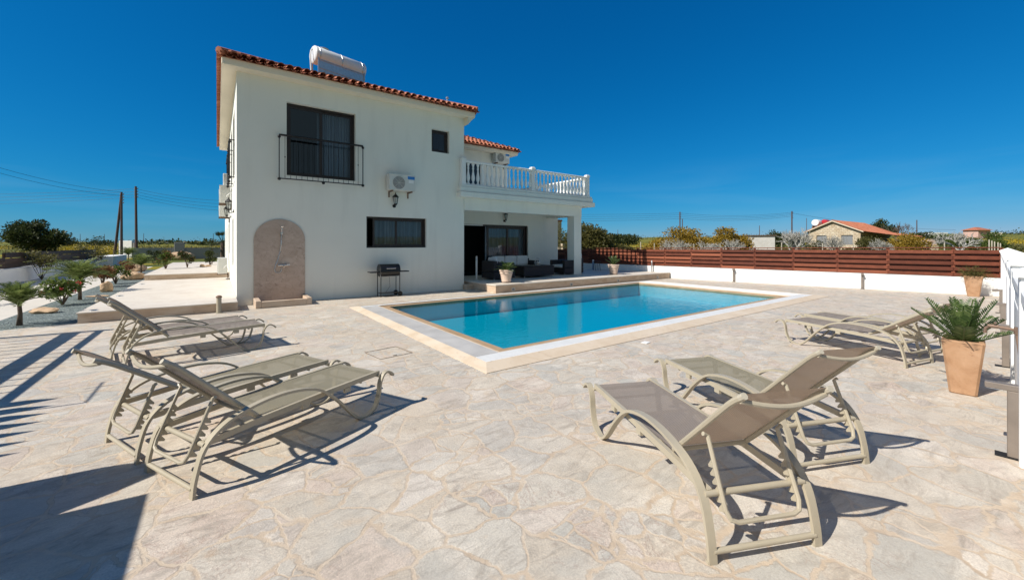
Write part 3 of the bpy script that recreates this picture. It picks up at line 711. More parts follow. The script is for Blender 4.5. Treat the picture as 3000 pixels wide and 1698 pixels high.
m = MB(); m.box((8.0, UY + .06, 3.66), (8.08, UY + .14, 5.33)); m.box((9.24, UY + .06, 3.66), (9.318, UY + .14, 5.33)); m.box((8.08, UY + .06, 5.23), (9.24, UY + .14, 5.328)); m.box((8.6, UY + .07, 3.66), (8.7, UY + .13, 5.23))
bd = m.build('balcony_door', M['frame'], villa); m = MB(); m.add([(8.08, UY + .1, 3.66), (9.24, UY + .1, 3.66), (9.24, UY + .1, 5.23), (8.08, UY + .1, 5.23)], [(0, 1, 2, 3)]); m.build('pane', M['glass'], bd)

# balcony slab, beam, column
mb = MB()
mb.bbox((6.36, -.30, 3.23), (13.12, 10.2, 3.415), .012)
mb.bbox((6.40, -.24, 3.417), (13.05, 10.2, 3.60), .02); mb.bbox((6.43, -.21, 3.602), (13.02, 10.2, 3.675), .012)
mb.build('balcony_slab', M['stucco'], villa)
mb = MB(); mb.box((6.662, -.02, 2.80), (12.55, .42, 3.229)); mb.box((12.12, .42, 2.80), (12.55, BY - .002, 3.229)); mb.box((6.662, .42, 3.05), (12.12, BY, 3.229)); mb.build('beam', M['stucco'], villa)
mb = MB(); mb.bbox((12.10, -.016, TZ), (12.548, .41, 2.798), .008); mb.build('column', M['stucco'], villa)
# balustrade: part, with pillars, rails and balusters as sub-parts
bal = MB()
bal.bbox((6.64, -.17, 4.47), (9.61, -.01, 4.545), .015); bal.bbox((9.79, -.17, 4.47), (12.72, -.01, 4.545), .015)
bal.bbox((12.73, .02, 4.47), (12.89, UY + 4, 4.545), .015)
bal.bbox((6.64, -.16, 3.677), (9.61, -.02, 3.72), .008); bal.bbox((9.79, -.16, 3.677), (12.72, -.02, 3.72), .008); bal.bbox((12.74, .02, 3.677), (12.88, UY + 4, 3.72), .008)
bal = bal.build('balustrade', M['wallwhite'], villa)
def newel(x, y):
    m = MB(); w = .085
    m.bbox((x - w, y - w, 3.68), (x + w, y + w, 4.55), .008); m.bbox((x - w - .02, y - w - .02, 4.55), (x + w + .02, y + w + .02, 4.60), .012); m.bbox((x - w - .0, y - w, 4.60), (x + w, y + w, 4.64), .02)
    m.bbox((x - w - .012, y - w - .012, 3.678), (x + w + .012, y + w + .012, 3.76), .008)
    for q in (-.035, .035): m.box((x + q - .012, y - w - .004, 3.85), (x + q + .012, y - w, 4.45))
    m.build('pillar', M['wallwhite'], bal)
for p in ((6.56, -.09), (9.70, -.09), (12.81, -.09), (12.81, 3.5), (12.81, 7.1)): newel(*p)
prof = [(.052, 0), (.052, .035), (.036, .05), (.030, .09), (.050, .14), (.062, .21), (.060, .28), (.045, .36), (.030, .45), (.026, .52), (.040, .56), (.028, .60), (.036, .66), (.050, .70), (.050, .75)]
m = MB(); m.lathe(prof, 12); b0 = m.build('baluster', M['wallwhite'], bal, smooth=True, loc=(6.78, -.09, 3.72))
def baluster(x, y):
    o = b0.copy(); COL.objects.link(o); o.parent = bal; o.location = (x, y, 3.72)
for k in range(1, 15): baluster(6.78 + k * .2, -.09)
for k in range(15): baluster(9.92 + k * .2, -.09)
for k in range(16): baluster(12.81, .12 + k * .21)
for k in range(16): baluster(12.81, 3.72 + k * .21)

# juliet railing of the upper window, bolted to the front
def juliet(x0, x1, z0, z1, y):
    m = MB()
    m.tube([(x0, y, z1), (x1, y, z1)], .028, 8); m.tube([(x0, y, z0), (x1, y, z0)], .016, 6)
    for x in (x0, x1):
        m.tube([(x, y, z0), (x, y, z1)], .014, 6)
        for z in (z0, z1): m.tube([(x, y, z), (x, 0, z)], .014, 6)
        m.lathe([(.0, -.045), (.035, -.03), (.045, 0), (.035, .03), (.0, .045)], 10, c=(x, y, z0 - .01), cap=False); m.lathe([(.0, -.045), (.03, -.03), (.04, 0), (.03, .03), (.0, .045)], 10, c=(x, y, z1 - .05), cap=False)
    m.lathe([(.0, -.045), (.035, -.03), (.045, 0), (.035, .03), (.0, .045)], 10, c=((x0 + x1) / 2, y, z0 - .03), cap=False)
    n = int((x1 - x0) / .135)
    for k in range(1, n): m.tube([(x0 + (x1 - x0) * k / n, y, z0), (x0 + (x1 - x0) * k / n, y, z1)], .006, 5)
    for k in (1, n - 1): m.lathe([(0, -.03), (.014, -.015), (.014, .015), (0, .03)], 6, c=(x0 + (x1 - x0) * k / n, y, (z0 + z1) / 2), cap=False)
    return m
jr = juliet(.94, 3.13, 3.36, 4.53, -.12).build('balcony_railing', M['iron'], villa, smooth='auto')
for yy in (1.4, 3.7):
    m = juliet(0, 1.6, 3.5, 4.55, -.12); m.v = [(v[1], yy + v[0], v[2]) for v in m.v]; m.build('balcony_railing', M['iron'], villa, smooth='auto')

# ------------------------------------------------------------------ things fixed to the villa
def lantern(name, label, loc, rz):
    t = thing(name, label, 'lamp', loc, rz, 'black wall lanterns on the villa')
    m = MB()
    m.lathe([(.0, -.02), (.05, -.01), (.055, .0), (.04, .012), (.0, .018)], 12, c=(0, 0, -.06), axis='Y')
    m.tube(crom([(0, 0, -.06), (0, -.05, -.10), (0, -.11, -.10), (0, -.13, -.06), (0, -.13, -.03)], 4), .012, 6)
    m.build('wall_bracket', M['iron'], t, smooth='auto')
    m = MB(); c = (0, -.13, 0)
    m.lathe([(.0, -.05), (.03, -.045), (.05, -.02), (.055, .0)], 6, c=c)
    for k in range(6):
        a = math.pi * 2 * k / 6; m.tube([(.05 * math.cos(a), c[1] + .05 * math.sin(a), 0), (.085 * math.cos(a), c[1] + .085 * math.sin(a), .20)], .006, 4)
    m.lathe([(.10, .20), (.105, .215), (.07, .255), (.03, .29), (.015, .30), (.022, .32), (.012, .34), (.0, .365)], 6, c=c)
    m.build('cage', M['iron'], t)
    m = MB(); m.lathe([(.046, .005), (.078, .198)], 6, c=c, cap=False); m.build('lamp_glass', M['lampglass'], t)
    return t
lf = lantern('wall_lantern', 'black wall lantern below the air conditioner on the villa front', (4.13, -.005, 2.86), 0)
for nm, loc, rz, lb in (('wall_lantern', (9.70, BY - .005, 2.66), 0, 'black wall lantern above the sliding door of the terrace'),
                        ('wall_lantern', (-.005, 1.9, 2.62), R(-90), 'black lantern on the sunlit drive side wall, nearer the villa corner'),
                        ('wall_lantern', (-.005, 4.9, 2.62), R(-90), 'black lantern on the sunlit drive side wall, beneath the stacked air conditioners')):
    dup(lf, loc, rz, lb)
def aircon(label, loc, rz, w=.84, h=.50, brackets=True):
    t = thing('air_conditioner', label, 'air conditioner', loc, rz, 'outdoor air conditioner units')
    m = MB(); m.bbox((0, -.34, 0), (w, -.04, h), .018); m.box((-.004, -.345, h - .03), (w + .004, -.035, h + .006)); m.build('casing', M['acwhite'], t)
    m = MB(); cx_, cz_ = w * .36, h * .48; r_ = h * .39
    for k in range(7): m.tube([(cx_ + r_ * (k + 1) / 7 * math.cos(a * math.pi / 12), -.35, cz_ + r_ * (k + 1) / 7 * math.sin(a * math.pi / 12)) for a in range(24)], .0045, 4, closed=True)
    for k in range(8): m.tube([(cx_, -.35, cz_), (cx_ + r_ * math.cos(k * math.pi / 4), -.35, cz_ + r_ * math.sin(k * math.pi / 4))], .004, 4)
    m.build('fan_grille', M['acwhite'], t)
    m = MB(); m.lathe([(r_, -.344), (r_, -.3405)], 28, axis='Y', c=(cx_, 0, cz_)); m.build('fan_opening', M['acgrille'], t)
    m = MB(); m.box((w * .70, -.343, h * .74), (w * .97, -.3402, h * .93)); m.build('badge', M['blue'], t)
    m = MB(); m.box((w * .74, -.3425, h * .78 - .14), (w * .93, -.3402, h * .70)); m.build('info_sticker', M['white'], t)
    if brackets:
        for x in (.10, w - .12):
            m = MB(); m.box((x - .018, -.36, -.045), (x + .018, 0, -.005)); m.box((x - .018, -.03, -.20), (x + .018, 0, -.045)); m.build('bracket', M['bracket'], t)
    m = MB(); m.tube(crom([(w, -.15, h * .35), (w + .05, -.14, h * .4), (w + .06, -.06, h * .55), (w + .05, .0, h * .55)], 4), .014, 6); m.build('pipe', M['white'], t)
    return t
aircon('white air conditioner with blue sticker on the villa front above the wall lantern', (3.86, 0, 3.26), 0)
aircon('white air conditioner on the rear upper wall behind the balcony balustrade', (9.93, UY, 5.36), 0, .80, .48)
a1 = aircon('white air conditioner high on the drive side wall with a white duct above it', (0, 4.9, 2.98), R(-90), .8, .58)
m = MB(); m.bbox((.35, -.24, .60), (.55, -.06, 1.02), .01); m.build('pipe_cover', M['white'], a1)
m = MB(); m.box((.12, -.345, .42), (.26, -.338, .52)); m.build('valve_cover', M['redknob'], a1)
aircon('white air conditioner on the drive side wall just below and behind another unit', (0, 7.6, 2.66), R(-90), .8, .56)
aircon('white air conditioner standing low on the pale platform beside the villa', (-.05, 7.3, .45), R(-90), .8, .60)

# solar water heater
t = thing('solar_water_heater', 'white cylindrical solar water tank standing on the villa roof', 'water heater', (2.26, 2.85, 7.35), R(14))
m = MB(); m.lathe([(.0, 0), (.20, .005), (.29, .03), (.305, .05), (.305, 1.86), (.29, 1.88), (.20, 1.905), (0, 1.91)], 32, axis='X', c=(0, 0, .83)); m.build('tank', M['tank'], t, smooth='auto')
for x in (.16, .95, 1.74):
    m = MB(); m.lathe([(.3055, x - .018), (.311, x - .015), (.311, x + .015), (.3055, x + .018)], 32, axis='X', c=(0, 0, .83), cap=False); m.build('strap', M['alu'], t)
m = MB(); m.lathe([(.18, 0), (.19, .03), (.17, .06), (0, .075)], 16, c=(.42, .02, 1.10)); m.build('inlet_cap', M['alu'], t, smooth='auto')
m = MB(); m.box((.12, -.24, .02), (1.80, -.22, .66)); m.build('collector_panel', M['alu'], t)
m = MB()
for x in (.10, 1.82): m.box((x - .018, -.27, 0), (x + .018, -.235, .80)); m.box((x - .018, .2, 0), (x + .018, .235, .80))
for z in (.33, .62): m.box((.1, -.265, z), (1.82, -.243, z + .022))
for x in (.33, .62): m.tube([(x, -.27, 0), (x, -.27, .28)], .01, 6)
m.build('stand', M['alu'], t)
m = MB(); m.tube(crom([(.0, -.02, 1.0), (-.06, -.03, .9), (-.08, -.05, .55), (-.05, -.06, .0)], 5), .022, 8); m.tube(crom([(.0, 0, 1.02), (.08, 0, 1.13), (.25, 0, 1.14)], 5), .02, 8); m.tube(crom([(1.85, -.05, .5), (1.93, -.05, .45), (1.97, -.05, .2), (1.96, -.05, -.1)], 5), .018, 8)
m.build('pipe', M['white'], t, smooth=True)
t = thing('vent_pipe', 'small white vent pipe at the right end of the villa roof edge', 'pipe', (5.95, -.10, 6.30)); m = MB(); m.tube([(0, 0, 0), (0, 0, .28)], .022, 8); m.lathe([(.05, .27), (.05, .30), (.0, .34)], 10); m.build('vent_body', M['alu'], t)

# outdoor shower
t = thing('outdoor_shower', 'arched pink stone shower panel with chrome hose and stone basin on the villa front', 'shower')
m = MB(); r_ = .605; cx_ = .975; zs = 1.70
arc = [(cx_ + r_ * math.cos(math.pi * k / 28), zs + .565 * math.sin(math.pi * k / 28)) for k in range(29)]
m.prism([(cx_ - r_, .0), (cx_ + r_, .0)] + arc, -.028, -.001); m.build('stone_panel', M['shower'], t)
m = MB()
for (p, q) in (((.36, -.82, 0), (.48, -.03, .185)), ((1.50, -.82, 0), (1.62, -.03, .185)), ((.481, -.82, 0), (1.499, -.70, .165))): m.bbox(p, q, .008)
m.box((.481, -.70, 0), (1.499, -.03, .05)); m.build('basin', M['riser'], t)
m = MB(); m.tube(crom([(1.02, -.03, 1.80), (1.01, -.09, 1.86), (1.0, -.11, 1.98), (1.0, -.12, 2.04)], 4), .012, 7); m.lathe([(.014, 0), (.05, .03), (.055, .045), (.0, .055)], 14, c=(1.01, -.14, 2.02)); m.lathe([(.03, -.02), (.03, .0)], 10, axis='Y', c=(1.0, -.03, 1.88)); m.build('shower_head', M['chrome'], t, smooth='auto')
m = MB(); m.tube([(1.0, -.06, 1.86), (.985, -.055, 1.40)], .014, 7); m.tube(crom([(1.0, -.07, 1.86), (.98, -.06, 1.5), (.92, -.05, 1.2), (.85, -.05, .98), (.85, -.05, .86), (.92, -.05, .81), (.99, -.05, .86), (1.0, -.05, .96)], 6), .009, 6); m.build('hose', M['chrome'], t, smooth=True)
m = MB(); m.tube([(.92, -.08, 1.02), (1.14, -.08, 1.02)], .025, 10); m.tube([(.97, -.0, 1.02), (.97, -.08, 1.02)], .02, 8); m.tube([(1.09, -.0, 1.02), (1.09, -.08, 1.02)], .02, 8); m.tube([(1.05, -.08, 1.02), (1.05, -.15, .97)], .016, 8); m.box((1.13, -.10, 1.01), (1.2, -.06, 1.05)); m.build('tap', M['chrome'], t, smooth='auto')

# barbecue
t = thing('barbecue', 'black charcoal barbecue trolley with two side shelves against the villa front', 'barbecue', (3.84, -.33, 0))
m = MB(); L = .60
def half(n, z0, ry, rz_, up): return [(ry * math.cos(math.pi * k / n), z0 + up * rz_ * math.sin(math.pi * k / n)) for k in range(n + 1)]
def drum(pf, x0, x1):
    mm = MB(); k = len(pf); mm.add([(x0, p[0], p[1]) for p in pf] + [(x1, p[0], p[1]) for p in pf], [tuple(range(k)), tuple(range(k, 2 * k))[::-1]] + [(i, (i + 1) % k, k + (i + 1) % k, k + i) for i in range(k)]); return mm
drum(half(12, .765, .21, .22, 1), -.30, .30).build('lid', M['black'], t, smooth='auto'); drum(half(12, .755, .20, .15, -1), -.29, .29).build('firebowl', M['black'], t, smooth='auto')
m = MB(); m.tube(crom([(-.12, -.20, .86), (-.12, -.26, .86), (.12, -.26, .86), (.12, -.20, .86)], 4), .01, 6); m.build('lid_handle', M['chrome'], t)
for s in (-1, 1):
    m = MB(); a_, b_ = sorted((s * .31, s * .60)); m.bbox((a_, -.15, .735), (b_, .15, .765), .008); m.build('side_shelf', M['black'], t)
for x in (-.29, .29):
    for y_ in (-.16, .16):
        m = MB(); m.tube([(x, y_, .0), (x, y_, .75)], .012, 7); m.build('leg', M['black'], t, smooth=True)
m = MB(); m.box((-.28, -.15, .10), (.28, .15, .115)); m.tube([(.0, -.05, .60), (.02, -.06, .3), (-.12, -.08, .13)], .004, 4); m.build('lower_rack', M['black'], t)
for y_ in (-.19, .19):
    m = MB(); m.lathe([(.03, -.016), (.072, -.016), (.078, 0), (.072, .016), (.03, .016)], 16, axis='Y', c=(.29, y_, .078)); m.build('wheel', M['rubber'], t, smooth='auto')

# small pedestal light near the corner
def bollard(name, label, loc, h, r, mat, cap, group=None):
    t = thing(name, label, 'bollard light', loc, 0, group)
    m = MB(); m.lathe([(r * 1.4, 0), (r * 1.4, .012), (r, .02), (r, h * .80)], 14); m.build('post', mat, t, smooth='auto')
    m = MB(); m.lathe([(r * .96, h * .80), (r * .96, h - .03)], 14); m.build('diffuser', M['cushion'], t, smooth='auto')
    m = MB(); m.lathe([(r * 1.02, h - .03), (r * 1.08, h - .02), (r * .5, h), (0, h + .005)], 14); m.build('cap', cap, t, smooth='auto')
    return t
t = thing('bollard_light', 'short stone coloured bollard light near the villa corner in front of the platform', 'bollard light', (-.37, -1.02, 0))
m = MB(); m.bbox((-.065, -.065, 0), (.065, .065, .015), .004); m.lathe([(.05, .015), (.05, .36)], 14); m.build('post', M['taupe'], t, smooth='auto')
m = MB(); m.lathe([(.058, .36), (.062, .385), (.03, .41), (0, .415)], 14); m.build('cap', M['bracket'], t, smooth='auto')
BG = 'white bollard lights on the terrace'
bollard('bollard_light', 'white bollard light standing on the terrace in front of the open door', (7.42, .40, TZ), .88, .036, M['wallwhite'], M['alu'], BG)
bollard('bollard_light', 'white bollard light on the terrace beside the column and wicker armchair', (12.95, .40, TZ), .88, .036, M['wallwhite'], M['alu'], BG)
bollard('bollard_light', 'thin pale bollard light at the foot of the fence on the terrace end', (16.35, -.95, TZ), .55, .03, M['alu'], M['alu'], BG)
bollard('bollard_light', 'short blue grey bollard light in the shade at the back of the terrace', (15.4, 1.9, TZ), .50, .05, M['bluepost'], M['wallwhite'], BG)
for i, (x, lb) in enumerate(((7.56, 'square step light in the terrace riser nearest the urn'), (10.25, 'square step light in the terrace riser below the coffee table'), (12.93, 'square step light in the terrace riser near the far urn'), (15.66, 'square step light in the terrace riser nearest the fence'))):
    t = thing('step_light', lb, 'step light', (x, -1.722, .085), 0, 'step lights in the terrace riser'); m = MB()
    for q in ((-.07, -.055, .07, -.04), (-.07, .04, .07, .055), (-.07, -.04, -.055, .04), (.055, -.04, .07, .04)): m.box((q[0], -.012, q[1]), (q[2], 0, q[3]))
    m.build('trim', M['alu'], t); m = MB(); m.box((-.055, -.005, -.04), (.055, 0, .04)); m.build('lens', M['acgrille'], t)
for i, (x, y_, lb) in enumerate(((-2.47, -.66, 'recessed spotlight at the near corner of the pale platform'), (-2.48, 2.2, 'recessed spotlight midway along the left edge of the pale platform'), (-2.47, 6.0, 'recessed spotlight near the far left end of the pale platform'))):
    t = thing('recessed_spotlight', lb, 'spotlight', (x, y_, .22), 0, 'recessed spotlights along the platform edge'); m = MB(); m.lathe([(.075, 0), (.07, .012), (.05, .014)], 16); m.build('trim', M['alu'], t); m = MB(); m.lathe([(.05, .0145), (.0, .016)], 16); m.build('lens', M['black'], t)
# ------------------------------------------------------------------ terrace furniture
def wicker_seat(name, label, loc, rz, w, d, cat, group=None, seat_c=True, back_c=True, hb=.70, ha=.62):
    t = thing(name, label, cat, loc, rz, group)
    m = MB(); m.bbox((0, .0, .05), (w, d, .30), .015); m.build('base', M['wicker'], t)
    m = MB(); m.bbox((0, d - .16, .302), (w, d, hb), .02); m.build('backrest', M['wicker'], t)
    for x in (0, w - .15):
        m = MB(); m.bbox((x, 0, .302), (x + .15, d - .162, ha), .02); m.build('armrest', M['wicker'], t)
    for x in (.05, w - .05):
        for y in (.05, d - .05):
            m = MB(); m.tube([(x, y, 0), (x, y, .05)], .025, 8); m.build('foot', M['alu'], t)
    n = max(1, round((w - .3) / .7)); ww = (w - .3) / n
    for k in range(n):
        if seat_c: m = MB(); m.bbox((.155 + k * ww, -.02, .303), (.145 + (k + 1) * ww, d - .17, .42), .035); m.build('seat_cushion', M['cushion'], t)
        if back_c: m = MB(); m.bbox((.16 + k * ww, d - .30, .43), (.14 + (k + 1) * ww, d - .165, .82), .04); m.build('back_cushion', M['cushion'], t)
    return t
wicker_seat('wicker_sofa', 'dark wicker sofa with white cushions against the terrace wall', (8.55, .72, TZ), 0, 2.2, .85, 'sofa')
wicker_seat('wicker_armchair', 'dark wicker armchair behind the front urn, its back to the pool door', (8.65, -.35, TZ), R(90), .85, .95, 'armchair', 'dark wicker armchairs on the terrace', True, True)
a = wicker_seat('wicker_armchair', 'dark wicker armchair with a white cushion beside the terrace column', (11.55, .95, TZ), R(-90), .95, 1.15, 'armchair', 'dark wicker armchairs on the terrace', True, False)
t = thing('coffee_table', 'low dark wicker coffee table in front of the terrace sofa', 'table', (9.15, -.28, TZ))
m = MB(); m.bbox((0, 0, .06), (1.55, .75, .435), .015); m.build('body', M['wicker'], t); m = MB(); m.bbox((-.02, -.02, .437), (1.57, .77, .460), .008); m.build('tabletop', M['wicker'], t)
for x in (.06, 1.49):
    for y in (.06, .69): m = MB(); m.tube([(x, y, 0), (x, y, .06)], .025, 8); m.build('leg', M['alu'], t)
t = thing('table_lantern', 'round wire lantern standing on the wicker coffee table', 'lantern', (10.1, .05, TZ + .462))
m = MB(); m.lathe([(.11, 0), (.11, .02)], 16); m.lathe([(.12, .10), (.12, .13)], 16)
for k in range(8):
    a_ = k * math.pi / 4; m.tube([(.10 * math.cos(a_), .10 * math.sin(a_), .02), (.14 * math.cos(a_), .14 * math.sin(a_), .12), (.09 * math.cos(a_), .09 * math.sin(a_), .24), (0, 0, .30)], .008, 5)
m.build('wire_body', M['alu'], t); m = MB(); m.lathe([(.05, .022), (.05, .12)], 12); m.build('candle', M['copebeige'], t)
t = thing('metal_stool', 'thin legged dark metal stool in the shade behind the far urn', 'stool', (14.9, 1.2, TZ))
m = MB(); m.lathe([(.19, .44), (.19, .465)], 18); m.build('seat', M['iron'], t)
for k in range(4):
    a_ = k * math.pi / 2 + .4; m = MB(); m.tube([(.13 * math.cos(a_), .13 * math.sin(a_), .44), (.18 * math.cos(a_), .18 * math.sin(a_), 0)], .011, 6); m.build('leg', M['iron'], t)

# ------------------------------------------------------------------ plants
def frond(mb, p, az, el, L, droop, ll, nl=22, w=.012, vshape=.5, taper=True, mi=0):
    """feather leaf: base p, azimuth, starting elevation, length; leaflets both sides"""
    pts = []; e = el; q = Vector(p)
    for k in range(9):
        pts.append(q.copy()); e2 = e - droop * (k / 8) ** 1.3
        q = q + Vector((math.cos(az) * math.cos(e2), math.sin(az) * math.cos(e2), math.sin(e2))) * L / 8
    mb.tube(pts, [.010 * L + .004 - k * .0008 * L for k in range(9)], 4, mi, caps=False)
    side = Vector((-math.sin(az), math.cos(az), 0))
    for k in range(nl):
        f = .12 + .86 * k / (nl - 1); i = min(7, int(f * 8)); u = f * 8 - i; b = pts[i].lerp(pts[i + 1], u); t = (pts[i + 1] - pts[i]).normalized(); up = side.cross(t) * -1
        if up.z < 0: up = -up
        sz = ll * (math.sin(math.pi * min(1, .15 + f * .8)) ** .6 if taper else 1) * random.uniform(.85, 1.1)
        for s in (-1, 1):
            d = side * s * .85 + t * .55 + up * vshape * .5; mb.leaf(b, d + Vector((0, 0, random.uniform(-.12, .12))), up, sz, w * random.uniform(.8, 1.3), mi)
def cycad(name, label, loc, n, L, ll, group=None, mat='leafcycad', el=(15, 80), droop=.9, seed=1, h0=0., w=.016):
    random.seed(seed); t = thing(name, label, 'plant', loc, 0, group); mb = MB()
    for k in range(n):
        f = k / n; e = R(el[0] + (el[1] - el[0]) * f + random.uniform(-6, 6))
        frond(mb, (0, 0, h0), k * 2.39996 + random.uniform(-.2, .2), e, L * random.uniform(.8, 1.08), droop * random.uniform(.6, 1.2), ll, 24, w)
    mb.build('fronds', M[mat], t, recalc=False)
    m = MB(); m.lathe([(.05, -.03), (.07, h0 * .5), (.05, h0 + .03), (0, h0 + .05)], 10); m.build('stem', M['bark'], t, smooth=True); return t
def square_planter(label, loc, rz, top, bot, h):
    t = thing('square_planter', label, 'plant pot', loc, rz, 'tapered square terracotta planters'); m = MB(); a, b = top / 2, bot / 2
    prof = [(b - .012, 0), (b, .012), (a, h - .012), (a - .012, h), (a - .045, h), (a - .05, h - .05)]
    vs = []; fs = []
    for r_, z in prof:
        c = .02; vs += [(-r_ + c, -r_, z), (r_ - c, -r_, z), (r_, -r_ + c, z), (r_, r_ - c, z), (r_ - c, r_, z), (-r_ + c, r_, z), (-r_, r_ - c, z), (-r_, -r_ + c, z)]
    for i in range(len(prof) - 1):
        for j in range(8): fs.append((i * 8 + j, i * 8 + (j + 1) % 8, i * 8 + 8 + (j + 1) % 8, i * 8 + 8 + j))
    fs.append(tuple(range(8))[::-1]); m.add(vs, fs); m.build('pot', M['terracotta'], t)
    m = MB(); m.box((-a + .055, -a + .055, h - .09), (a - .055, a - .055, h - .05)); m.build('soil', M['soil'], t); return t
square_planter('large tapered terracotta planter by the right hand wall holding a sago palm', (6.08, -11.90, 0), R(5), .315, .205, .575)
cycad('sago_palm', 'dark green sago palm growing in the nearer terracotta planter', (6.08, -11.90, .51), 18, .53, .12, 'sago palms in pots', seed=11, el=(24, 89), droop=.12, w=.017)
square_planter('tapered terracotta planter in the far corner against the white wall', (18.22, -10.93, 0), R(4), .40, .25, .62)
t = thing('potted_grass', 'wispy olive plant in the far corner terracotta planter', 'plant', (18.22, -10.93, .57)); random.seed(21); mb = MB()
for k in range(150):
    a_ = random.uniform(0, 6.28); e = R(random.uniform(5, 80)); L = random.uniform(.2, .48); p = Vector((random.uniform(-.12, .12), random.uniform(-.12, .12), 0)); d = Vector((math.cos(a_) * math.cos(e), math.sin(a_) * math.cos(e), math.sin(e)))
    q = p + d * L * .6; mb.leaf(p, d, Vector((0, 0, 1)).cross(d) + Vector((.1, 0, 0)), L * .7, .012); mb.leaf(q, d + Vector((0, 0, -.6)), Vector((-d.y, d.x, .2)), L * .5, .012)
    for s in range(4): mb.leaf(p + d * L * random.uniform(.3, 1.), Vector((random.uniform(-1, 1), random.uniform(-1, 1), random.uniform(-.6, .6))), Vector((0, 0, 1)), .09, .012)
mb.build('foliage', M['leafolive'], t, recalc=False)
def urn(label, loc, h, r):
    t = thing('round_urn', label, 'plant pot', loc, 0, 'round pale urns on the terrace'); m = MB(); s = r
    m.lathe([(s * .62, .03 * h), (s * .66, .08 * h), (s * .70, .12 * h), (s * .68, .17 * h), (s * .80, .55 * h), (s * .87, .70 * h), (s * .93, .72 * h), (s * .93, .76 * h), (s * .90, .78 * h), (s * .92, .86 * h), (s * 1.0, .90 * h), (s * 1.02, .97 * h), (s * .98, h), (s * .88, h), (s * .84, .92 * h), (0, .91 * h)], 28, cap=False); m.build('pot', M['urn'], t, smooth='auto')
    m = MB(); m.lathe([(s * .74, 0), (s * .76, .03 * h), (s * .6, .031 * h)], 24); m.build('saucer', M['bark'], t, smooth='auto'); return t
urn('pale round urn with a cycad at the near left edge of the terrace', (7.63, -1.22, TZ), .44, .245)
cycad('sago_palm', 'small sago palm growing in the urn at the near edge of the terrace', (7.63, -1.22, TZ + .40), 18, .42, .10, 'sago palms in pots', 'leafcycad', (10, 80), .8, 5)
urn('pale round urn half in shade at the far right end of the terrace', (13.45, -1.05, TZ), .44, .245)
cycad('sago_palm', 'upright shaded sago palm in the urn at the far end of the terrace', (13.45, -1.05, TZ + .40), 14, .46, .08, 'sago palms in pots', 'leafcycad', (40, 86), .5, 6)

def small_palm(label, loc, h, n, L, seed, dense=1.):
    random.seed(seed); t = thing('young_palm', label, 'palm', loc, random.uniform(0, 6), 'young palms in the gravel bed'); mb = MB()
    for k in range(n):
        f = k / n; frond(mb, (random.uniform(-.03, .03), random.uniform(-.03, .03), h * .42), k * 2.4, R(34 + 52 * f), L * (1 - .25 * f) * random.uniform(.8, 1.15), 1.75 - 1.0 * f, .21 * L / .7, 26, .014)
    mb.build('crown', M['leafpalm'], t, recalc=False)
    m = MB(); m.tube([(0, 0, -.03), (.012, .01, h * .22), (.0, .0, h * .46)], [.048, .034, .030], 8); m.build('trunk', M['bark'], t, smooth=True); return t
small_palm('young palm at the left edge of the picture on the gravel bed', (-3.55, -.40, 0), .98, 30, .62, 31)
small_palm('tallest young palm in the gravel bed, midway along the drive', (-3.58, 4.09, 0), 1.30, 40, .88, 32)
small_palm('young palm far along the gravel bed near the upper platform', (-3.46, 14.6, 0), 1.25, 34, .82, 33)
small_palm('feathery palm in front of the white gate block at the back', (-5.6, 27.5, 0), 1.9, 30, .8, 34)
def blob_foliage(mb, blobs, n, size, mi=0, shell=.55):
    tot = sum(b[1][0] * b[1][1] * b[1][2] for b in blobs) or 1
    for c, r in blobs:
        k = int(n * (r[0] * r[1] * r[2]) / tot)
        for _ in range(k):
            u = Vector((random.gauss(0, 1), random.gauss(0, 1), random.gauss(0, 1))).normalized(); f = random.uniform(shell, 1.) * random.choice((1, 1, 1, 1.12))
            p = Vector(c) + Vector((u.x * r[0], u.y * r[1], u.z * r[2])) * f
            d = (u + Vector((random.uniform(-1, 1), random.uniform(-1, 1), random.uniform(-.6, .9)))).normalized(); nn = Vector((random.uniform(-1, 1), random.uniform(-1, 1), random.uniform(-.2, 1)))
            s = size * random.uniform(.6, 1.4); mb.leaf(p, d, nn, s, s * random.uniform(.45, .75), mi)
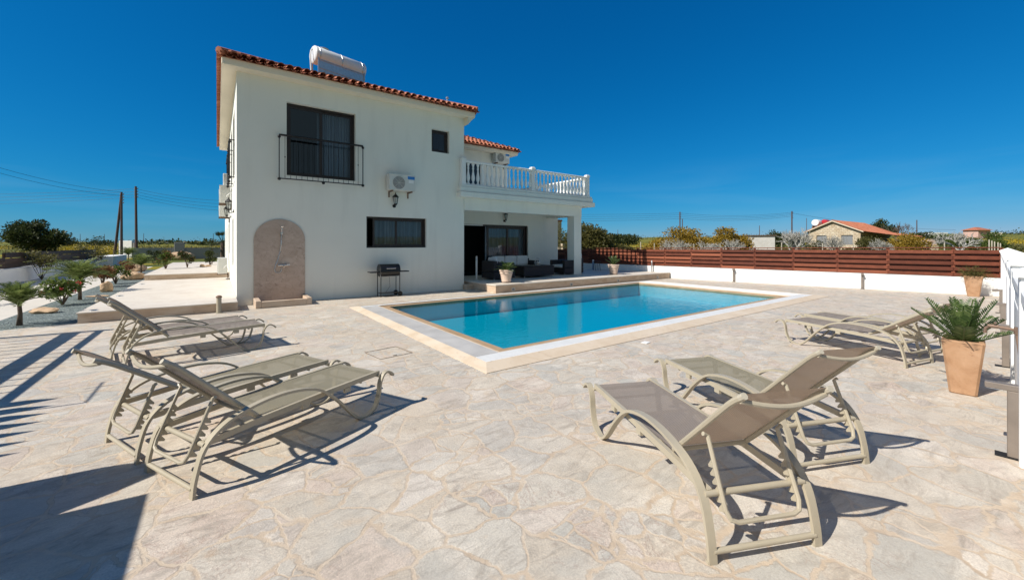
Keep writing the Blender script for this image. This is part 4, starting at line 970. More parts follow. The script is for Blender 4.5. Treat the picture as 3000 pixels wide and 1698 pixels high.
def shrub(label, loc, w, h, seed, mat='leafgreen', flowers=0, stem=.25, n=900, name='flowering_shrub', group='shrubs along the drive', leaf=.075, tip=None):
    random.seed(seed); t = thing(name, label, 'shrub', loc, 0, group); mb = MB(); bl = []
    for k in range(9):
        a_ = random.uniform(0, 6.28); r_ = random.uniform(.1, .42) * w; z = stem * h + (h - stem * h) * random.uniform(.2, .85)
        bl.append(((r_ * math.cos(a_), r_ * math.sin(a_), z), (w * .2 * random.uniform(.7, 1.3), w * .2 * random.uniform(.7, 1.3), h * .14 * random.uniform(.7, 1.3))))
    blob_foliage(mb, bl, int(n * 2.2), leaf, shell=.15); mb.build('foliage', M[mat], t, recalc=False)
    m = MB()
    for b in bl: m.tube([(0, 0, -.02), (b[0][0] * .3, b[0][1] * .3, stem * h), b[0]], [.016, .011, .005], 5)
    m.build('stem', M['bark'], t, smooth=True)
    if tip:
        m = MB()
        blob_foliage(m, [((b[0][0] * 1.1, b[0][1] * 1.1, b[0][2] + .06), (b[1][0] * .8, b[1][1] * .8, b[1][2] * .8)) for b in bl[:5]], n // 3, leaf, shell=.2); m.build('young_leaves', M[tip], t, recalc=False)
    if flowers:
        m = MB()
        for k in range(flowers):
            b = random.choice(bl); u = Vector((random.gauss(0, 1), random.gauss(0, 1), abs(random.gauss(0, 1)))).normalized(); c = Vector(b[0]) + Vector((u.x * b[1][0], u.y * b[1][1], u.z * b[1][2])) * 1.15
            for q in range(12): m.leaf(c + Vector((random.uniform(-.03, .03), random.uniform(-.03, .03), random.uniform(-.03, .03))), Vector((random.uniform(-1, 1), random.uniform(-1, 1), random.uniform(-.3, 1))), Vector((random.uniform(-1, 1), random.uniform(-1, 1), 1)), .055, .04)
        m.build('flowers', M['petal'], t, recalc=False)
    return t
shrub('rose bush with red flowers beside the flat stone in the gravel bed', (-3.68, 2.96, 0), .85, .78, 41, 'leafgreen', 9, .2, 520)
shrub('reddish leaved shrub behind the upright boulder by the drive', (-3.85, 8.6, 0), 1.0, .80, 42, 'leafdry', 0, .35, 460, tip='leafgreen')
shrub('green shrub with reddish tips left of the tan boulder by the drive', (-3.69, 9.9, 0), .95, .72, 43, 'leafgreen', 0, .35, 460, tip='leafdry')
shrub('rust coloured low shrub beside the second boulder on the gravel', (-4.3, 17.2, 0), 1.0, .75, 44, 'leafdry', 0, .2, 380)
shrub('dark green conical shrub in the gravel yard before the grey wall', (-4.5, 30.5, 0), .95, 1.25, 45, 'leafdark', 0, .1, 620)
shrub('small round shrub with dark green leaves on the upper platform edge', (-2.36, 12.4, .40), .70, .80, 46, 'leafgreen', 0, .3, 420, tip='leafdry')
shrub('small round shrub right of centre on the upper platform', (-1.60, 13.1, .40), .72, .80, 47, 'leafdark', 0, .35, 420, tip='leafdry')
shrub('dense dark bush below the tiered conifer on the upper platform', (-.72, 15.6, .40), .65, .85, 48, 'leafdark', 0, .1, 460)
shrub('pale olive bush hanging over the white wall at the left edge', (-6.2, 3.9, 0), 1.2, .95, 49, 'leafolive', 0, .1, 520)
shrub('feathery pale bush above the low white wall left of the tall palm', (-6.75, 14.5, 0), 1.7, 1.35, 50, 'leafolive', 0, .2, 620)
shrub('feathery bush over the far end of the low white wall', (-6.9, 24.0, 0), 1.9, 1.5, 51, 'leafolive', 0, .2, 620)
shrub('low yellowish shrub at the foot of the grey back wall', (-4.6, 38.5, 0), 1.2, 1.2, 52, 'leafolive', 0, .1, 300)
random.seed(60); t = thing('tiered_conifer', 'small conifer with flat tiers of branches beside the villa side wall', 'tree', (-.64, 16.5, .42)); m = MB(); m.tube([(0, 0, 0), (0, 0, 1.45)], [.025, .008], 6); m.build('trunk', M['bark'], t)
m = MB()
for k, (z, r_) in enumerate(((.55, .42), (.85, .40), (1.1, .34), (1.32, .22))):
    for j in range(7):
        a_ = j * .9 + k; 
        for q in range(7):
            f = q / 6; p = Vector((r_ * f * math.cos(a_), r_ * f * math.sin(a_), z + .05 * f))
            for s in range(5): m.leaf(p, Vector((random.uniform(-1, 1), random.uniform(-1, 1), random.uniform(-.2, .4))), Vector((0, 0, 1)), .11, .03)
m.build('crown', M['leafdark'], t, recalc=False)
def boulder(label, loc, r, seed, squash=(1, 1, 1), rz=0):
    random.seed(seed); t = thing('boulder', label, 'boulder', loc, rz, 'tan boulders in the gravel bed'); bm = bmesh.new(); bmesh.ops.create_icosphere(bm, subdivisions=3, radius=1)
    from mathutils import noise as N
    for v in bm.verts:
        n_ = v.co.normalized(); f = 1 + .28 * N.noise(n_ * 1.4 + Vector((seed, 0, 0))) + .10 * N.noise(n_ * 4 + Vector((0, seed, 0))); v.co = Vector((n_.x * f * squash[0], n_.y * f * squash[1], n_.z * f * squash[2])) * r; v.co.z += r * squash[2] * .7
    me = bpy.data.meshes.new('rock'); bm.to_mesh(me); bm.free(); me.materials.append(M['rock']); o = bpy.data.objects.new('rock', me); COL.objects.link(o); o.parent = t; return t
boulder('long flat tan stone lying near the first palm on the gravel bed', (-3.66, 1.45, 0), .34, 1, (.85, .45, .22), R(-35))
boulder('thin flat slab lying in the gravel beyond the rose bush', (-3.35, 4.85, 0), .30, 2, (.9, .5, .06), R(-20))
boulder('upright tan boulder in the gravel beside the platform', (-3.40, 6.4, 0), .22, 3, (.8, .8, .9))
boulder('wide tan boulder farther along the gravel bed', (-3.45, 12.1, 0), .40, 4, (1., .8, .5))
boulder('tan boulder behind the rust coloured shrub by the drive', (-4.2, 19.4, 0), .42, 5, (1., .8, .6))
boulder('small dark tan stone on the upper platform left of the conifer', (-1.02, 13.3, .42), .11, 6, (1, 1, .8))
boulder('small pale stone on the upper platform nearest the conifer', (-.78, 13.5, .42), .10, 7, (1.3, 1, .6))
boulder('pinkish boulder at the foot of the grey back wall', (-3.3, 38.5, 0), .85, 8, (1.3, .8, .55))

# ------------------------------------------------------------------ loungers
SF = crom([(0, 0), (.015, .12), (.07, .29), (.20, .405), (.42, .462), (.66, .464), (.88, .405), (1.06, .26), (1.22, .08), (1.31, .012), (1.40, .010), (1.485, .055), (1.53, .16), (1.545, .26), (1.585, .33), (1.635, .345), (1.685, .318), (1.71, .290)], 5)
def lounger(label, loc, deg, back, seat_mat, back_mat='slingback'):
    t = thing('sun_lounger', label, 'sun lounger', (loc[0], loc[1], 0), R(deg), 'beige sun loungers around the pool')
    for s in (-1, 1):
        m = MB(); m.ribbon(SF, s * .315, .046, .019); m.box((-.004, s * .315 - .026, 0), (.018, s * .315 + .026, .012)); m.build('side_frame', M['taupe'], t, smooth='auto')
    m = MB()
    for s in (-1, 1):
        m.ribbon([(.078, .300), (.45, .322), (1.0, .338), (1.57, .345)], s * .272, .028, .042)
    for x, z, r_ in ((.076, .300, .017), (.006, .055, .015), (1.545, .325, .013)): m.tube([(x, -.305, z), (x, .305, z)], r_, 10)
    for x in (.62, 1.02, 1.36): m.tube([(x, -.27, .312), (x, .27, .312)], .011, 8)
    for x in (.80, 1.20):
        for s in (-1, 1): m.box((x - .03, s * .272 - .012, .275), (x + .03, s * .272 + .012, .315))
    m.build('bed_frame', M['taupe'], t, smooth='auto')
    m = MB(); nx, ny = 16, 6; vs = []
    for zz in (.352, .346):
        for i in range(nx + 1):
            for j in range(ny + 1):
                u = i / nx; v = j / ny; vs.append((.43 + u * 1.125, -.257 + v * .514, zz + .006 * u - .014 * math.sin(math.pi * u) * math.sin(math.pi * v)))
    k = (nx + 1) * (ny + 1); fs = []
    for i in range(nx):
        for j in range(ny):
            a_ = i * (ny + 1) + j; fs.append((a_, a_ + ny + 1, a_ + ny + 2, a_ + 1))
    m.add(vs[:k], fs); m.build('seat_sling', M[seat_mat], t, smooth=True)
    # backrest in its own plane then tilted
    ca, sa = math.cos(R(back)), math.sin(R(back)); hx, hz = .43, .350
    def B(l, y, o=0.): return (hx - l * ca + o * sa * 1., y, hz + l * sa + o * ca)     # o: along the normal on the sitting side
    bl = .80
    def prof(l): return 0. if l < .68 else -.16 * (l - .68)
    m = MB()
    for s in (-1, 1):
        m.tube([B(l, s * .246, prof(l)) for l in (0, .2, .4, .6, .65, .70, .745)], .0165, 8)
    m.tube([B(.015, y * .246, -.004) for y in (-1, 1)], .014, 8)
    m.tube([B(.732, y, prof(.732) - .045 * math.cos(y / .246 * math.pi / 2) - .012) for y in [-.246 + .0492 * q for q in range(11)]], .013, 8)
    bf = m.build('backrest', M['taupe'], t, smooth='auto')
    for s in (-1, 1):
        m = MB(); m.tube([B(.742, s * .246, prof(.742)), B(.775, s * .246, prof(.775))], .0175, 8); m.build('end_cap', M['cap'], bf, smooth='auto')
    m = MB(); nx, ny = 16, 8; vs = []
    for i in range(nx + 1):
        for j in range(ny + 1):
            l = .02 + .75 * i / nx; y = -.235 + .47 * j / ny; sag = .012 * math.sin(math.pi * min(1, i / nx)) + 0.
            vs.append(B(l, y, prof(l) - sag * math.cos(y / .235 * math.pi / 2) + .010))
    m.add(vs, [(i * (ny + 1) + j, (i + 1) * (ny + 1) + j, (i + 1) * (ny + 1) + j + 1, i * (ny + 1) + j + 1) for i in range(nx) for j in range(ny)]); m.build('back_sling', M[back_mat], bf, smooth=True)
    # toothed U shaped prop: hinged on the backrest, resting on the rear cross bar
    if back > 12:
        pv = Vector((B(.34, 0, -.040)[0], 0, B(.34, 0, -.040)[2])); rest = Vector((.058, 0, .325)); dr = (rest - pv).normalized(); ext = .15
        if pv.z < .40: dr = Vector((-.97, 0, -.15)); ext = -.1
        e_ = rest + dr * ext
        m = MB(); pts = [pv + Vector((0, -.250, .012)), pv + Vector((0, -.222, 0)), rest + Vector((0, -.222, 0)), e_ - dr * .06 + Vector((0, -.222, 0)), e_ - dr * .015 + Vector((0, -.205, 0)), e_ + Vector((0, -.165, 0)), e_ + Vector((0, .165, 0)), e_ - dr * .015 + Vector((0, .205, 0)), e_ - dr * .06 + Vector((0, .222, 0)), rest + Vector((0, .222, 0)), pv + Vector((0, .222, 0)), pv + Vector((0, .250, .012))]
        m.tube(pts, .012, 8); n_ = Vector((dr.z, 0, -dr.x)); n_ = n_ if n_.z < 0 else -n_
        L = (e_ - pv).length
        for s in (-1, 1):
            for q in range(6):
                c = pv + dr * (L * (.34 + .1 * q)) + Vector((0, s * .222, 0)); a_ = c + n_ * .010; w_ = Vector((0, .006, 0))
                tri = [a_ - dr * .022, a_ + dr * .018, c + n_ * .048 + dr * .016, c + n_ * .048 + dr * .004]
                m.add([p - w_ for p in tri] + [p + w_ for p in tri], [(0, 1, 2, 3), (7, 6, 5, 4), (0, 4, 5, 1), (1, 5, 6, 2), (2, 6, 7, 3), (3, 7, 4, 0)])
        m.build('back_prop', M['taupe'], t, smooth='auto')
    return t
lounger('beige sun lounger in the right foreground, nearest the camera, with a taupe seat', (1.885, -11.63), 65, 44.5, 'slingtaupe')
lounger('beige sun lounger with an olive seat just behind the foreground one on the right', (3.13, -11.56), 66.5, 44.5, 'slingolive')
lounger('beige sun lounger in the left foreground with its back steeply raised', (-.665, -9.02), 25.5, 45, 'slingolive')
lounger('beige sun lounger with a low reclined back, behind the left foreground one', (-1.00, -8.26), 23, 36, 'slingolive')
lounger('beige sun lounger with raised back on the left, in front of the platform', (-1.40, -5.22), 10, 44, 'slingtaupe')
lounger('beige sun lounger on the left closest to the platform, half hidden by its neighbour', (-1.61, -4.66), 10, 44, 'slingtaupe')
lounger('beige sun lounger with a taupe seat left of the terracotta planter', (7.06, -11.42), 76, 34, 'slingtaupe')
lounger('beige sun lounger partly hidden behind the sago palm planter', (7.90, -11.42), 76, 34, 'slingtaupe')
# ------------------------------------------------------------------ fences and walls
FP = Vector((16.66, -1.77)); FD = Vector((.2267, -.974)); FN = Vector((-.974, -.2267))      # fence line towards the camera side; normal towards the patio
FZ = math.atan2(FD.y, FD.x)
# local frame: +x along FD, +y = away from patio? (rotate FD by +90deg)
fl = thing('boundary_wall', 'low white wall under the red timber fence at the far side of the patio', 'wall', (FP.x, FP.y, 0), FZ)
m = MB(); m.box((-9.0, 0, -.05), (9.95, .20, .50)); m.bbox((-9.0, -.012, .50), (9.95, .212, .545), .01); m.build('wall_body', M['wallwhite'], fl)
wf = thing('timber_fence', 'red stained horizontal board fence standing on the low white wall', 'fence', (FP.x, FP.y, 0), FZ)
PX = [-8.9, -7.4, -5.9, -4.4, -3.0, -1.65, -.316, .874, 2.113, 3.364, 4.68, 6.02, 7.39, 8.93, 9.94]
random.seed(77)
zt = lambda s: 1.385 + .0085 * s
for i in range(len(PX) - 1):
    a, b = PX[i], PX[i + 1]; m = MB(); zA = zt((a + b) / 2)
    n = 5; z0_ = .555; pitch = (zA - z0_) / n
    for k in range(n):
        zz = z0_ + k * pitch; dy = random.uniform(-.004, .004)
        m.bbox((a + .006, .030 + dy, zz + .004), (b - .006, .056 + dy, zz + .118), .004)
        if k < n - 1: m.bbox((a + .006, .125, zz + .105), (b - .006, .150, zz + pitch + .012), .004)
    m.build('board_panel', M['redwood'], wf)
for a in PX:
    m = MB(); m.bbox((a - .045, .058, .548), (a + .045, .123, zt(a) - .002), .006); m.build('post', M['redwood'], wf)
m = MB()
m.v = []; m.bbox((0, 0, 0), (1, .15, .03), .005); m.v = [(PX[0] + v[0] * (PX[-1] - PX[0]), v[1] + .02, zt(PX[0] + v[0] * (PX[-1] - PX[0])) + v[2]) for v in m.v]; m.build('top_rail', M['redwood'], wf)
# right hand white wall with pillars
WP = Vector((4.10, -12.385)); WD = Vector((.998, .0632)); WZ = math.atan2(WD.y, WD.x)
rw = thing('garden_wall', 'white rendered wall with capped pillars along the right edge of the patio', 'wall', (WP.x, WP.y, 0), WZ)
m = MB(); m.box((-9.5, -.20, -.05), (14.75, 0, 1.16)); m.build('wall_body', M['wallwhite'], rw)
m = MB()
for k in range(10): 
    x0_ = -9.3 + 2.42 * k; m.bbox((x0_ + .18, -.002, .22), (x0_ + 2.24, .006, 1.0), .004)
m.build('panel_moulding', M['wallwhite'], rw)
m = MB(); m.bbox((-9.5, -.225, 1.175), (14.75, .02, 1.27), .012); m.build('coping', M['wallwhite'], rw)
m = MB(); m.box((-9.5, -.205, 1.16), (14.75, .004, 1.175)); m.build('joint', M['greypaint'], rw)
for k in range(11):
    x = -9.4 + 2.42 * k if k < 10 else 14.80
    m = MB(); w = .14; m.bbox((x - w, -.24, -.05), (x + w, .026, 1.36), .008); p = m.build('pillar', M['wallwhite'], rw)
    m = MB(); c = w + .03; y0_, y1_ = -.27, .056; m.box((x - c, y0_, 1.36), (x + c, y1_, 1.395)); m.add([(x - c, y0_, 1.395), (x + c, y0_, 1.395), (x + c, y1_, 1.395), (x - c, y1_, 1.395), (x, (y0_ + y1_) / 2, 1.48)], [(0, 1, 4), (1, 2, 4), (2, 3, 4), (3, 0, 4)]); m.build('pillar_cap', M['wallwhite'], p)
def lpost(label, loc, rz):
    t = thing('path_light', label, 'path light', loc, rz, 'bronze L shaped path lights along the walls')
    m = MB(); m.bbox((-.035, -.045, .008), (.035, .02, .50), .004); m.build('post', M['steelpost'], t)
    m = MB(); m.bbox((-.037, -.047, .502), (.037, .13, .545), .004); m.build('lamp_head', M['steelpost'], t)
    m = MB(); m.box((-.03, .04, .498), (.03, .12, .5015)); m.build('lens', M['cushion'], t)
    m = MB(); m.box((-.05, -.05, 0), (.05, .08, .008)); m.build('base_plate', M['rubber'], t); return t
lpost('bronze L shaped path light against the right hand wall, nearest the camera', (4.41, -12.305, 0), WZ)
lpost('bronze L shaped path light on the right hand wall just behind the sago palm planter', (7.88, -12.085, 0), WZ)
lpost('bronze L shaped path light on the right hand wall, third from the camera', (10.92, -11.895, 0), WZ)
lpost('bronze L shaped path light on the right hand wall, farthest from the camera', (14.2, -11.69, 0), WZ)
for s, lb in ((2.62, 'slim bronze path light on the long white wall behind the pool, farther one'), (6.72, 'slim bronze path light on the long white wall, the one nearer the corner planter')):
    p = FP + FD * s; lpost(lb, (p.x + FN.x * .055, p.y + FN.y * .055, 0), FZ + math.pi)
t = thing('garden_tap', 'bronze garden tap on a pipe sticking out of the right hand wall', 'tap', (5.02, -12.327, .87), WZ)
m = MB(); m.tube([(0, 0, -.25), (0, .02, -.02), (0, .02, 0)], .011, 8); m.tube([(0, .02, 0), (.0, .06, .01), (.0, .16, .02)], .012, 8); m.lathe([(.016, -.03), (.02, 0), (.016, .03)], 8, c=(0, .02, 0)); m.build('pipe', M['bracket'], t, smooth='auto')
m = MB(); m.tube([(0, .16, .02), (0, .19, .0), (0, .195, -.045)], .012, 8); m.lathe([(.017, .1), (.017, .16)], 8, axis='Y', c=(0, .02, .02)); m.box((-.03, .13, .045), (.03, .145, .055)); m.build('spout', M['bracket'], t, smooth='auto')

# drive side: low wall and dark fence in two levels
lw = thing('drive_wall', 'low white wall with a shaded face along the far side of the drive', 'wall'); m = MB(); m.box((-7.30, .5, -.05), (-7.10, 27.0, .56)); m.bbox((-7.315, .5, .56), (-7.085, 27.0, .61), .01); m.build('wall_body', M['wallwhite'], lw)
df = thing('dark_fence', 'dark brown board fence above the low white wall beside the drive', 'fence')
def bays(ya, yb, ztop, zb_, n):
    for i in range(n):
        a = ya + (yb - ya) * i / n; b = ya + (yb - ya) * (i + 1) / n; m = MB(); p = (ztop - zb_) / 3
        for k in range(3):
            m.bbox((-7.20, a + .005, zb_ + k * p + .004), (-7.175, b - .005, zb_ + k * p + p - .02), .004)
            if i % 2 == k % 2: m.box((-7.26, a, zb_ + k * p), (-7.235, b, zb_ + (k + 1) * p))
        m.build('board_panel', M['darkwood'], df); m = MB(); m.bbox((-7.234, a - .04, zb_), (-7.201, a + .04, ztop), .004); m.build('post', M['darkwood'], df)
bays(1.5, 12.2, 1.06, .615, 6); bays(12.2, 27, 1.24, .615, 8)
w2 = thing('yard_wall', 'short white wall stub at the far left of the gravel yard', 'wall'); m = MB(); m.box((-7.3, 27.05, -.05), (-6.35, 32.5, .72)); m.build('wall_body', M['wallwhite'], w2)
bw = thing('back_wall', 'long grey rendered wall with a pillar at the back of the yard', 'wall'); m = MB(); m.box((-7.0, 40.6, -.05), (9.0, 40.85, 1.2)); m.build('wall_body', M['greywall'], bw); m = MB(); m.bbox((-3.9, 40.3, -.05), (-3.1, 40.59, 1.75), .02); m.build('pillar', M['greywall'], bw)
gb = thing('gate_pillar_block', 'white rendered gate block beside the utility poles at the back left', 'wall', (far(372, 45).x, far(372, 45).y, 0), R(-38)); m = MB(); m.bbox((-.75, -.2, -.1), (.75, .2, 1.95), .02); m.build('block', M['wallwhite'], gb); m = MB(); m.box((.78, -.15, -.1), (1.0, .15, 1.72)); m.build('meter_box', M['greypaint'], gb)

# objects beyond the left edge whose shadows fall on the patio
gt = thing('driveway_gate', 'iron picket gate left of the patio that throws a slatted shadow', 'gate', (-3.915, -1.885, 0))
m = MB(); m.box((-.03, -4.2, 1.60), (.03, 0, 1.66)); m.box((-.05, -4.2, 1.22), (.05, 0, 1.36)); m.box((-.03, -4.2, .12), (.03, 0, .17)); m.build('rail', M['iron'], gt)
m = MB()
for k in range(15): m.box((-.012, -.28 * k - .10, .17), (.012, -.28 * k - .075, 1.60))
m.build('pickets', M['iron'], gt)
m = MB(); m.bbox((-.06, 0, 0), (.06, .12, 1.75), .01); m.build('gate_post', M['iron'], gt)
pk = thing('picket_fence', 'run of pointed timber pickets left of the patio, seen by its toothed shadow', 'fence', (-3.91, -6.075, 0))
for k in range(7):
    m = MB(); y = -.06 - .235 * k; m.add([(x, yy, z) for x in (-.012, .012) for yy, z in ((y - .085, .1), (y + .085, .1), (y + .085, 1.78), (y, 2.02 + .015 * k), (y - .085, 1.78))], [(0, 1, 2, 3, 4), (9, 8, 7, 6, 5), (0, 5, 6, 1), (1, 6, 7, 2), (2, 7, 8, 3), (3, 8, 9, 4), (4, 9, 5, 0)]); m.build('picket', M['darkwood'], pk)
m = MB(); m.box((.013, -1.6, .5), (.045, .08, .58)); m.box((.013, -1.6, 1.2), (.045, .08, 1.28)); m.build('rail', M['darkwood'], pk)
gp = thing('rounded_gate_post', 'round topped white post left of the patio, seen by its shadow', 'post', (-2.71, -8.47, 0)); m = MB(); m.lathe([(.19, 0), (.19, 1.48), (.175, 1.58), (.13, 1.66), (.06, 1.70), (0, 1.71)], 20); m.build('post_body', M['wallwhite'], gp, smooth='auto')
sw = thing('side_wall', 'white wall section left of the camera that shades the patio corner', 'wall', (.036, -.185, 0)); m = MB(); m.box((-2.75, -12.4, 0), (-2.55, -8.68, 1.62)); q_ = [(-8.20, 0), (-8.20, 1.62), (-8.30, 1.70), (-8.42, 1.70), (-8.55, 1.52), (-8.679, 1.30), (-8.679, 0)]; m.add([(x, y, z) for x in (-2.72, -2.62) for y, z in q_], [tuple(range(7)), tuple(range(7, 14))[::-1]] + [(i, 7 + i, 7 + (i + 1) % 7, (i + 1) % 7) for i in range(7)]); m.build('wall_body', M['wallwhite'], sw)
ap = thing('thin_mast', 'thin metal mast with a short arm left of the patio, seen by its shadow', 'mast', (-3.90, -6.43, 0)); m = MB(); m.tube([(0, 0, 0), (0, 0, 2.24)], .011, 6); m.tube([(0, 0, 2.24), (0, .75, 2.24)], .010, 6); m.tube([(-.12, .55, 2.24), (.12, .55, 2.24)], .008, 6); m.build('mast_tube', M['alu'], ap)

# patio fittings
t = thing('manhole_cover', 'square stone access cover let into the paving by the pool corner', 'manhole cover', (1.63, -6.68, .003), R(8)); m = MB()
for q in ((-.25, -.25, .25, -.242), (-.25, .242, .25, .25), (-.25, -.242, -.242, .242), (.242, -.242, .25, .242)): m.box((q[0], q[1], 0), (q[2], q[3], .003))
m.build('joint', M['thinline'], t); m = MB(); m.box((-.03, -.2, 0), (.03, -.19, .004)); m.build('lifting_slot', M['rubber'], t)
t = thing('floor_drain', 'small white drain cover in the paving on the near side of the pool', 'drain', (5.19, -8.55, .002), R(10)); m = MB(); m.bbox((-.07, -.05, 0), (.07, .05, .01), .004); m.build('cover', M['white'], t)

# ------------------------------------------------------------------ utility poles and wires
def pole(label, px, dist, h, r=.13, tilt=0., brace=False, arms=True, thin=False):
    p = far(px, dist); z = gz(p.x, p.y); t = thing('utility_pole', label, 'utility pole', (p.x, p.y, z), 0, 'utility poles'); m = MB()
    m.tube([(0, 0, -.2), (tilt * h, 0, h)], [r, r * .72], 8); m.build('mast', M['pole'], t, smooth='auto')
    if brace:
        m = MB(); m.tube([(-FY * brace, FX * brace, -.2), (0, 0, h * .97)], [r, r * .8], 8); m.build('brace', M['pole'], t, smooth='auto')
    if arms:
        m = MB()
        for k in range(4): zz = h - .25 - .28 * k; m.tube([(-.16 + tilt * zz, .1, zz), (.16 + tilt * zz, -.1, zz)], .025, 5); m.lathe([(.03, 0), (.045, .05), (.03, .1)], 6, c=(.16 + tilt * zz, -.1, zz))
        m.build('insulators', M['greypaint'], t)
    return Vector((p.x + tilt * h, p.y, z + h))
A = pole('utility pole with a slanting brace at the back left', 356, 40, 6.7, .115, 0., .75)
B = pole('single dark utility pole just right of the braced one', 400, 41, 7.4, .125, -.008)
C = pole('tall utility pole between the yellow bushes beyond the fence', 1992, 62, 6.0, .11, 0)
D = pole('shorter pole standing right beside the tall one behind the yellow bushes', 1999, 64, 5.0, .09, 0, False, False)
E_ = pole('utility pole behind the bare trees left of the stone house', 2320, 62, 5.9, .12, 0)
F_ = pole('thin pole just left of the stone house solar tank', 2363, 90, 6.0, .07, 0, False, False)
G_ = pole('thin pole above the shed roof beyond the fence', 2225, 80, 4.2, .08, 0, False, False)
H_ = pole('small pole right of the stone house verandah', 2686, 110, 6.0, .14, 0, False, False)
for px, d, lb in ((235, 220, 'tiny distant pole on the left horizon, leftmost'), (306, 220, 'tiny distant pole on the left horizon, beside the braced pole'), (421, 200, 'tiny distant pole on the horizon right of the dark pole'), (625, 200, 'tiny distant pole on the horizon beside the villa'), (1810, 180, 'tiny distant pole behind the two round trees')): pole(lb, px, d, 6.0, .12, 0, False, False)
def cable(label, p, q, sag, r=.010):
    p, q = Vector(p), Vector(q); m = MB(); pts = []
    for k in range(25): f = k / 24; v = p.lerp(q, f); v.z -= sag * 4 * f * (1 - f); pts.append(v - p)
    m.tube(pts, r, 4); o = m.build('power_cable', M['wire'], None, loc=p); tag(o, label, 'cable', 'overhead power cables')
L1 = far(-500, 26); cable('upper sagging cable from the braced pole out of the left edge', A, (L1.x, L1.y, 10.6), 1.0, .012); cable('lower sagging cable from the braced pole out of the left edge', A - Vector((0, 0, .35)), (L1.x, L1.y, 10.1), 1.0, .012)
P0 = far(-700, 42); P1 = far(760, 46)
for k, nm in enumerate(('top', 'second', 'third', 'lowest')):
    cable(f'{nm} of the four level cables running left of the dark pole', (P0.x, P0.y, 7.1 - .42 * k), B - Vector((0, 0, .25 + .28 * k)), .5)
    cable(f'{nm} of the four level cables from the dark pole to behind the villa', B - Vector((0, 0, .25 + .28 * k)), (P1.x, P1.y, 6.6 - .4 * k), .5)
Q0 = far(1560, 64); Q1 = far(2800, 75)
for k, nm in enumerate(('top', 'second', 'third', 'lowest')):
    cable(f'{nm} of the four cables from behind the villa to the pole by the yellow bushes', (Q0.x, Q0.y, 6.3 - .38 * k), C - Vector((0, 0, .2 + .28 * k)), .12, .013)
    cable(f'{nm} of the four cables between the two poles beyond the fence', C - Vector((0, 0, .2 + .28 * k)), E_ - Vector((0, 0, .2 + .2 * k)), .45, .013)
cable('cable from the right hand pole down towards the stone house', E_ - Vector((0, 0, .3)), (Q1.x, Q1.y, 4.2), .6, .016)

# ------------------------------------------------------------------ trees and bushes in the fields
def tree(name, label, px, dist, w, h, seed, mat='leafdark', n=2600, leaf=.22, trunk=.16, low=.12, group='trees beyond the walls', dy=0., blobs=15, bs=(.12, .22)):
    random.seed(seed); p = far(px, dist); z = gz(p.x, p.y); t = thing(name, label, 'tree' if trunk > .1 else 'bush', (p.x, p.y, z - .05), random.uniform(0, 6), group); bl = []
    for k in range(blobs):
        a_ = random.uniform(0, 6.28); r_ = math.sqrt(random.uniform(0, 1)) * .36 * w; zz = h * (low + (1 - low) * random.uniform(.15, .84) * (1 - .45 * (r_ / (.36 * w)) ** 2))
        s = random.uniform(*bs); bl.append(((r_ * math.cos(a_), r_ * math.sin(a_), zz), (w * s, w * s, h * s * .8)))
    mb = MB(); blob_foliage(mb, bl, n, leaf, shell=.35)
    for b in bl:
        for q in range(int(n / 160)):                              # sprays that break the outline
            u = Vector((random.gauss(0, 1), random.gauss(0, 1), random.gauss(.4, .8))).normalized(); c = Vector(b[0]) + Vector((u.x * b[1][0], u.y * b[1][1], u.z * b[1][2])) * random.uniform(1., 1.3)
            for e in range(3): mb.leaf(c, u + Vector((random.uniform(-.7, .7), random.uniform(-.7, .7), random.uniform(-.5, .7))), Vector((random.uniform(-1, 1), random.uniform(-1, 1), .5)), leaf * random.uniform(.7, 1.3), leaf * .4)
    mb.build('crown', M[mat], t, recalc=False); m = MB()
    m.tube([(0, 0, -.2), (.03 * w, 0, h * .25), (0, .02 * w, h * .5)], [trunk, trunk * .7, trunk * .4], 7)
    for b in bl[:10]: m.tube([(.02 * w, 0, h * .2), (b[0][0] * .5, b[0][1] * .5, b[0][2] * .6), b[0]], [trunk * .5, trunk * .3, trunk * .1], 5)
    m.build('trunk', M['bark'], t, smooth=True); return t
tree('broad_tree', 'large dark green tree behind the brown fence at the left', 104, 42, 5.8, 4.75, 101, 'leafdark', 9500, .22, .22, .06, blobs=20, bs=(.09, .20))
tree('broad_tree', 'olive and dark tree right beside the terrace column', 1718, 36, 5.0, 3.75, 102, 'leafolive', 11000, .19, .18, .05, blobs=26, bs=(.13, .22))
tree('bush', 'brown olive bush at the foot of the tree beside the column', 1795, 36, 3.4, 2.3, 103, 'leafolive', 3600, .17, .08, .02)
tree('round_tree', 'small dark round tree on the horizon, left of the pair', 1797, 95, 6.0, 4.4, 104, 'leafdark', 2500, .35, .2, .05)
tree('round_tree', 'small dark round tree on the horizon, right of the pair', 1832, 100, 7.0, 4.2, 105, 'leafdark', 2500, .35, .2, .05)
tree('broom_bush', 'largest yellow flowering bush beyond the fence', 1998, 41, 7.4, 3.2, 106, 'leafbroom', 17000, .19, .09, .03, blobs=36, bs=(.14, .21))
tree('broom_bush', 'smaller yellow flowering bush to the right of the largest one', 2128, 43, 4.6, 3.2, 107, 'leafbroom', 10000, .19, .09, .03)
tree('bush', 'green grey bush between the yellow bush and the shed', 2085, 36, 2.8, 1.8, 108, 'leafolive', 2600, .14, .07, .02)
tree('bush', 'dark bush behind the right end of the shed', 2270, 62, 3.2, 3.2, 109, 'leafdark', 1800, .22, .09, .05)
tree('bush', 'olive bush in front of the stone house gable, between its windows', 2402, 39, 2.2, 1.9, 110, 'leafolive', 2200, .15, .07, .02)
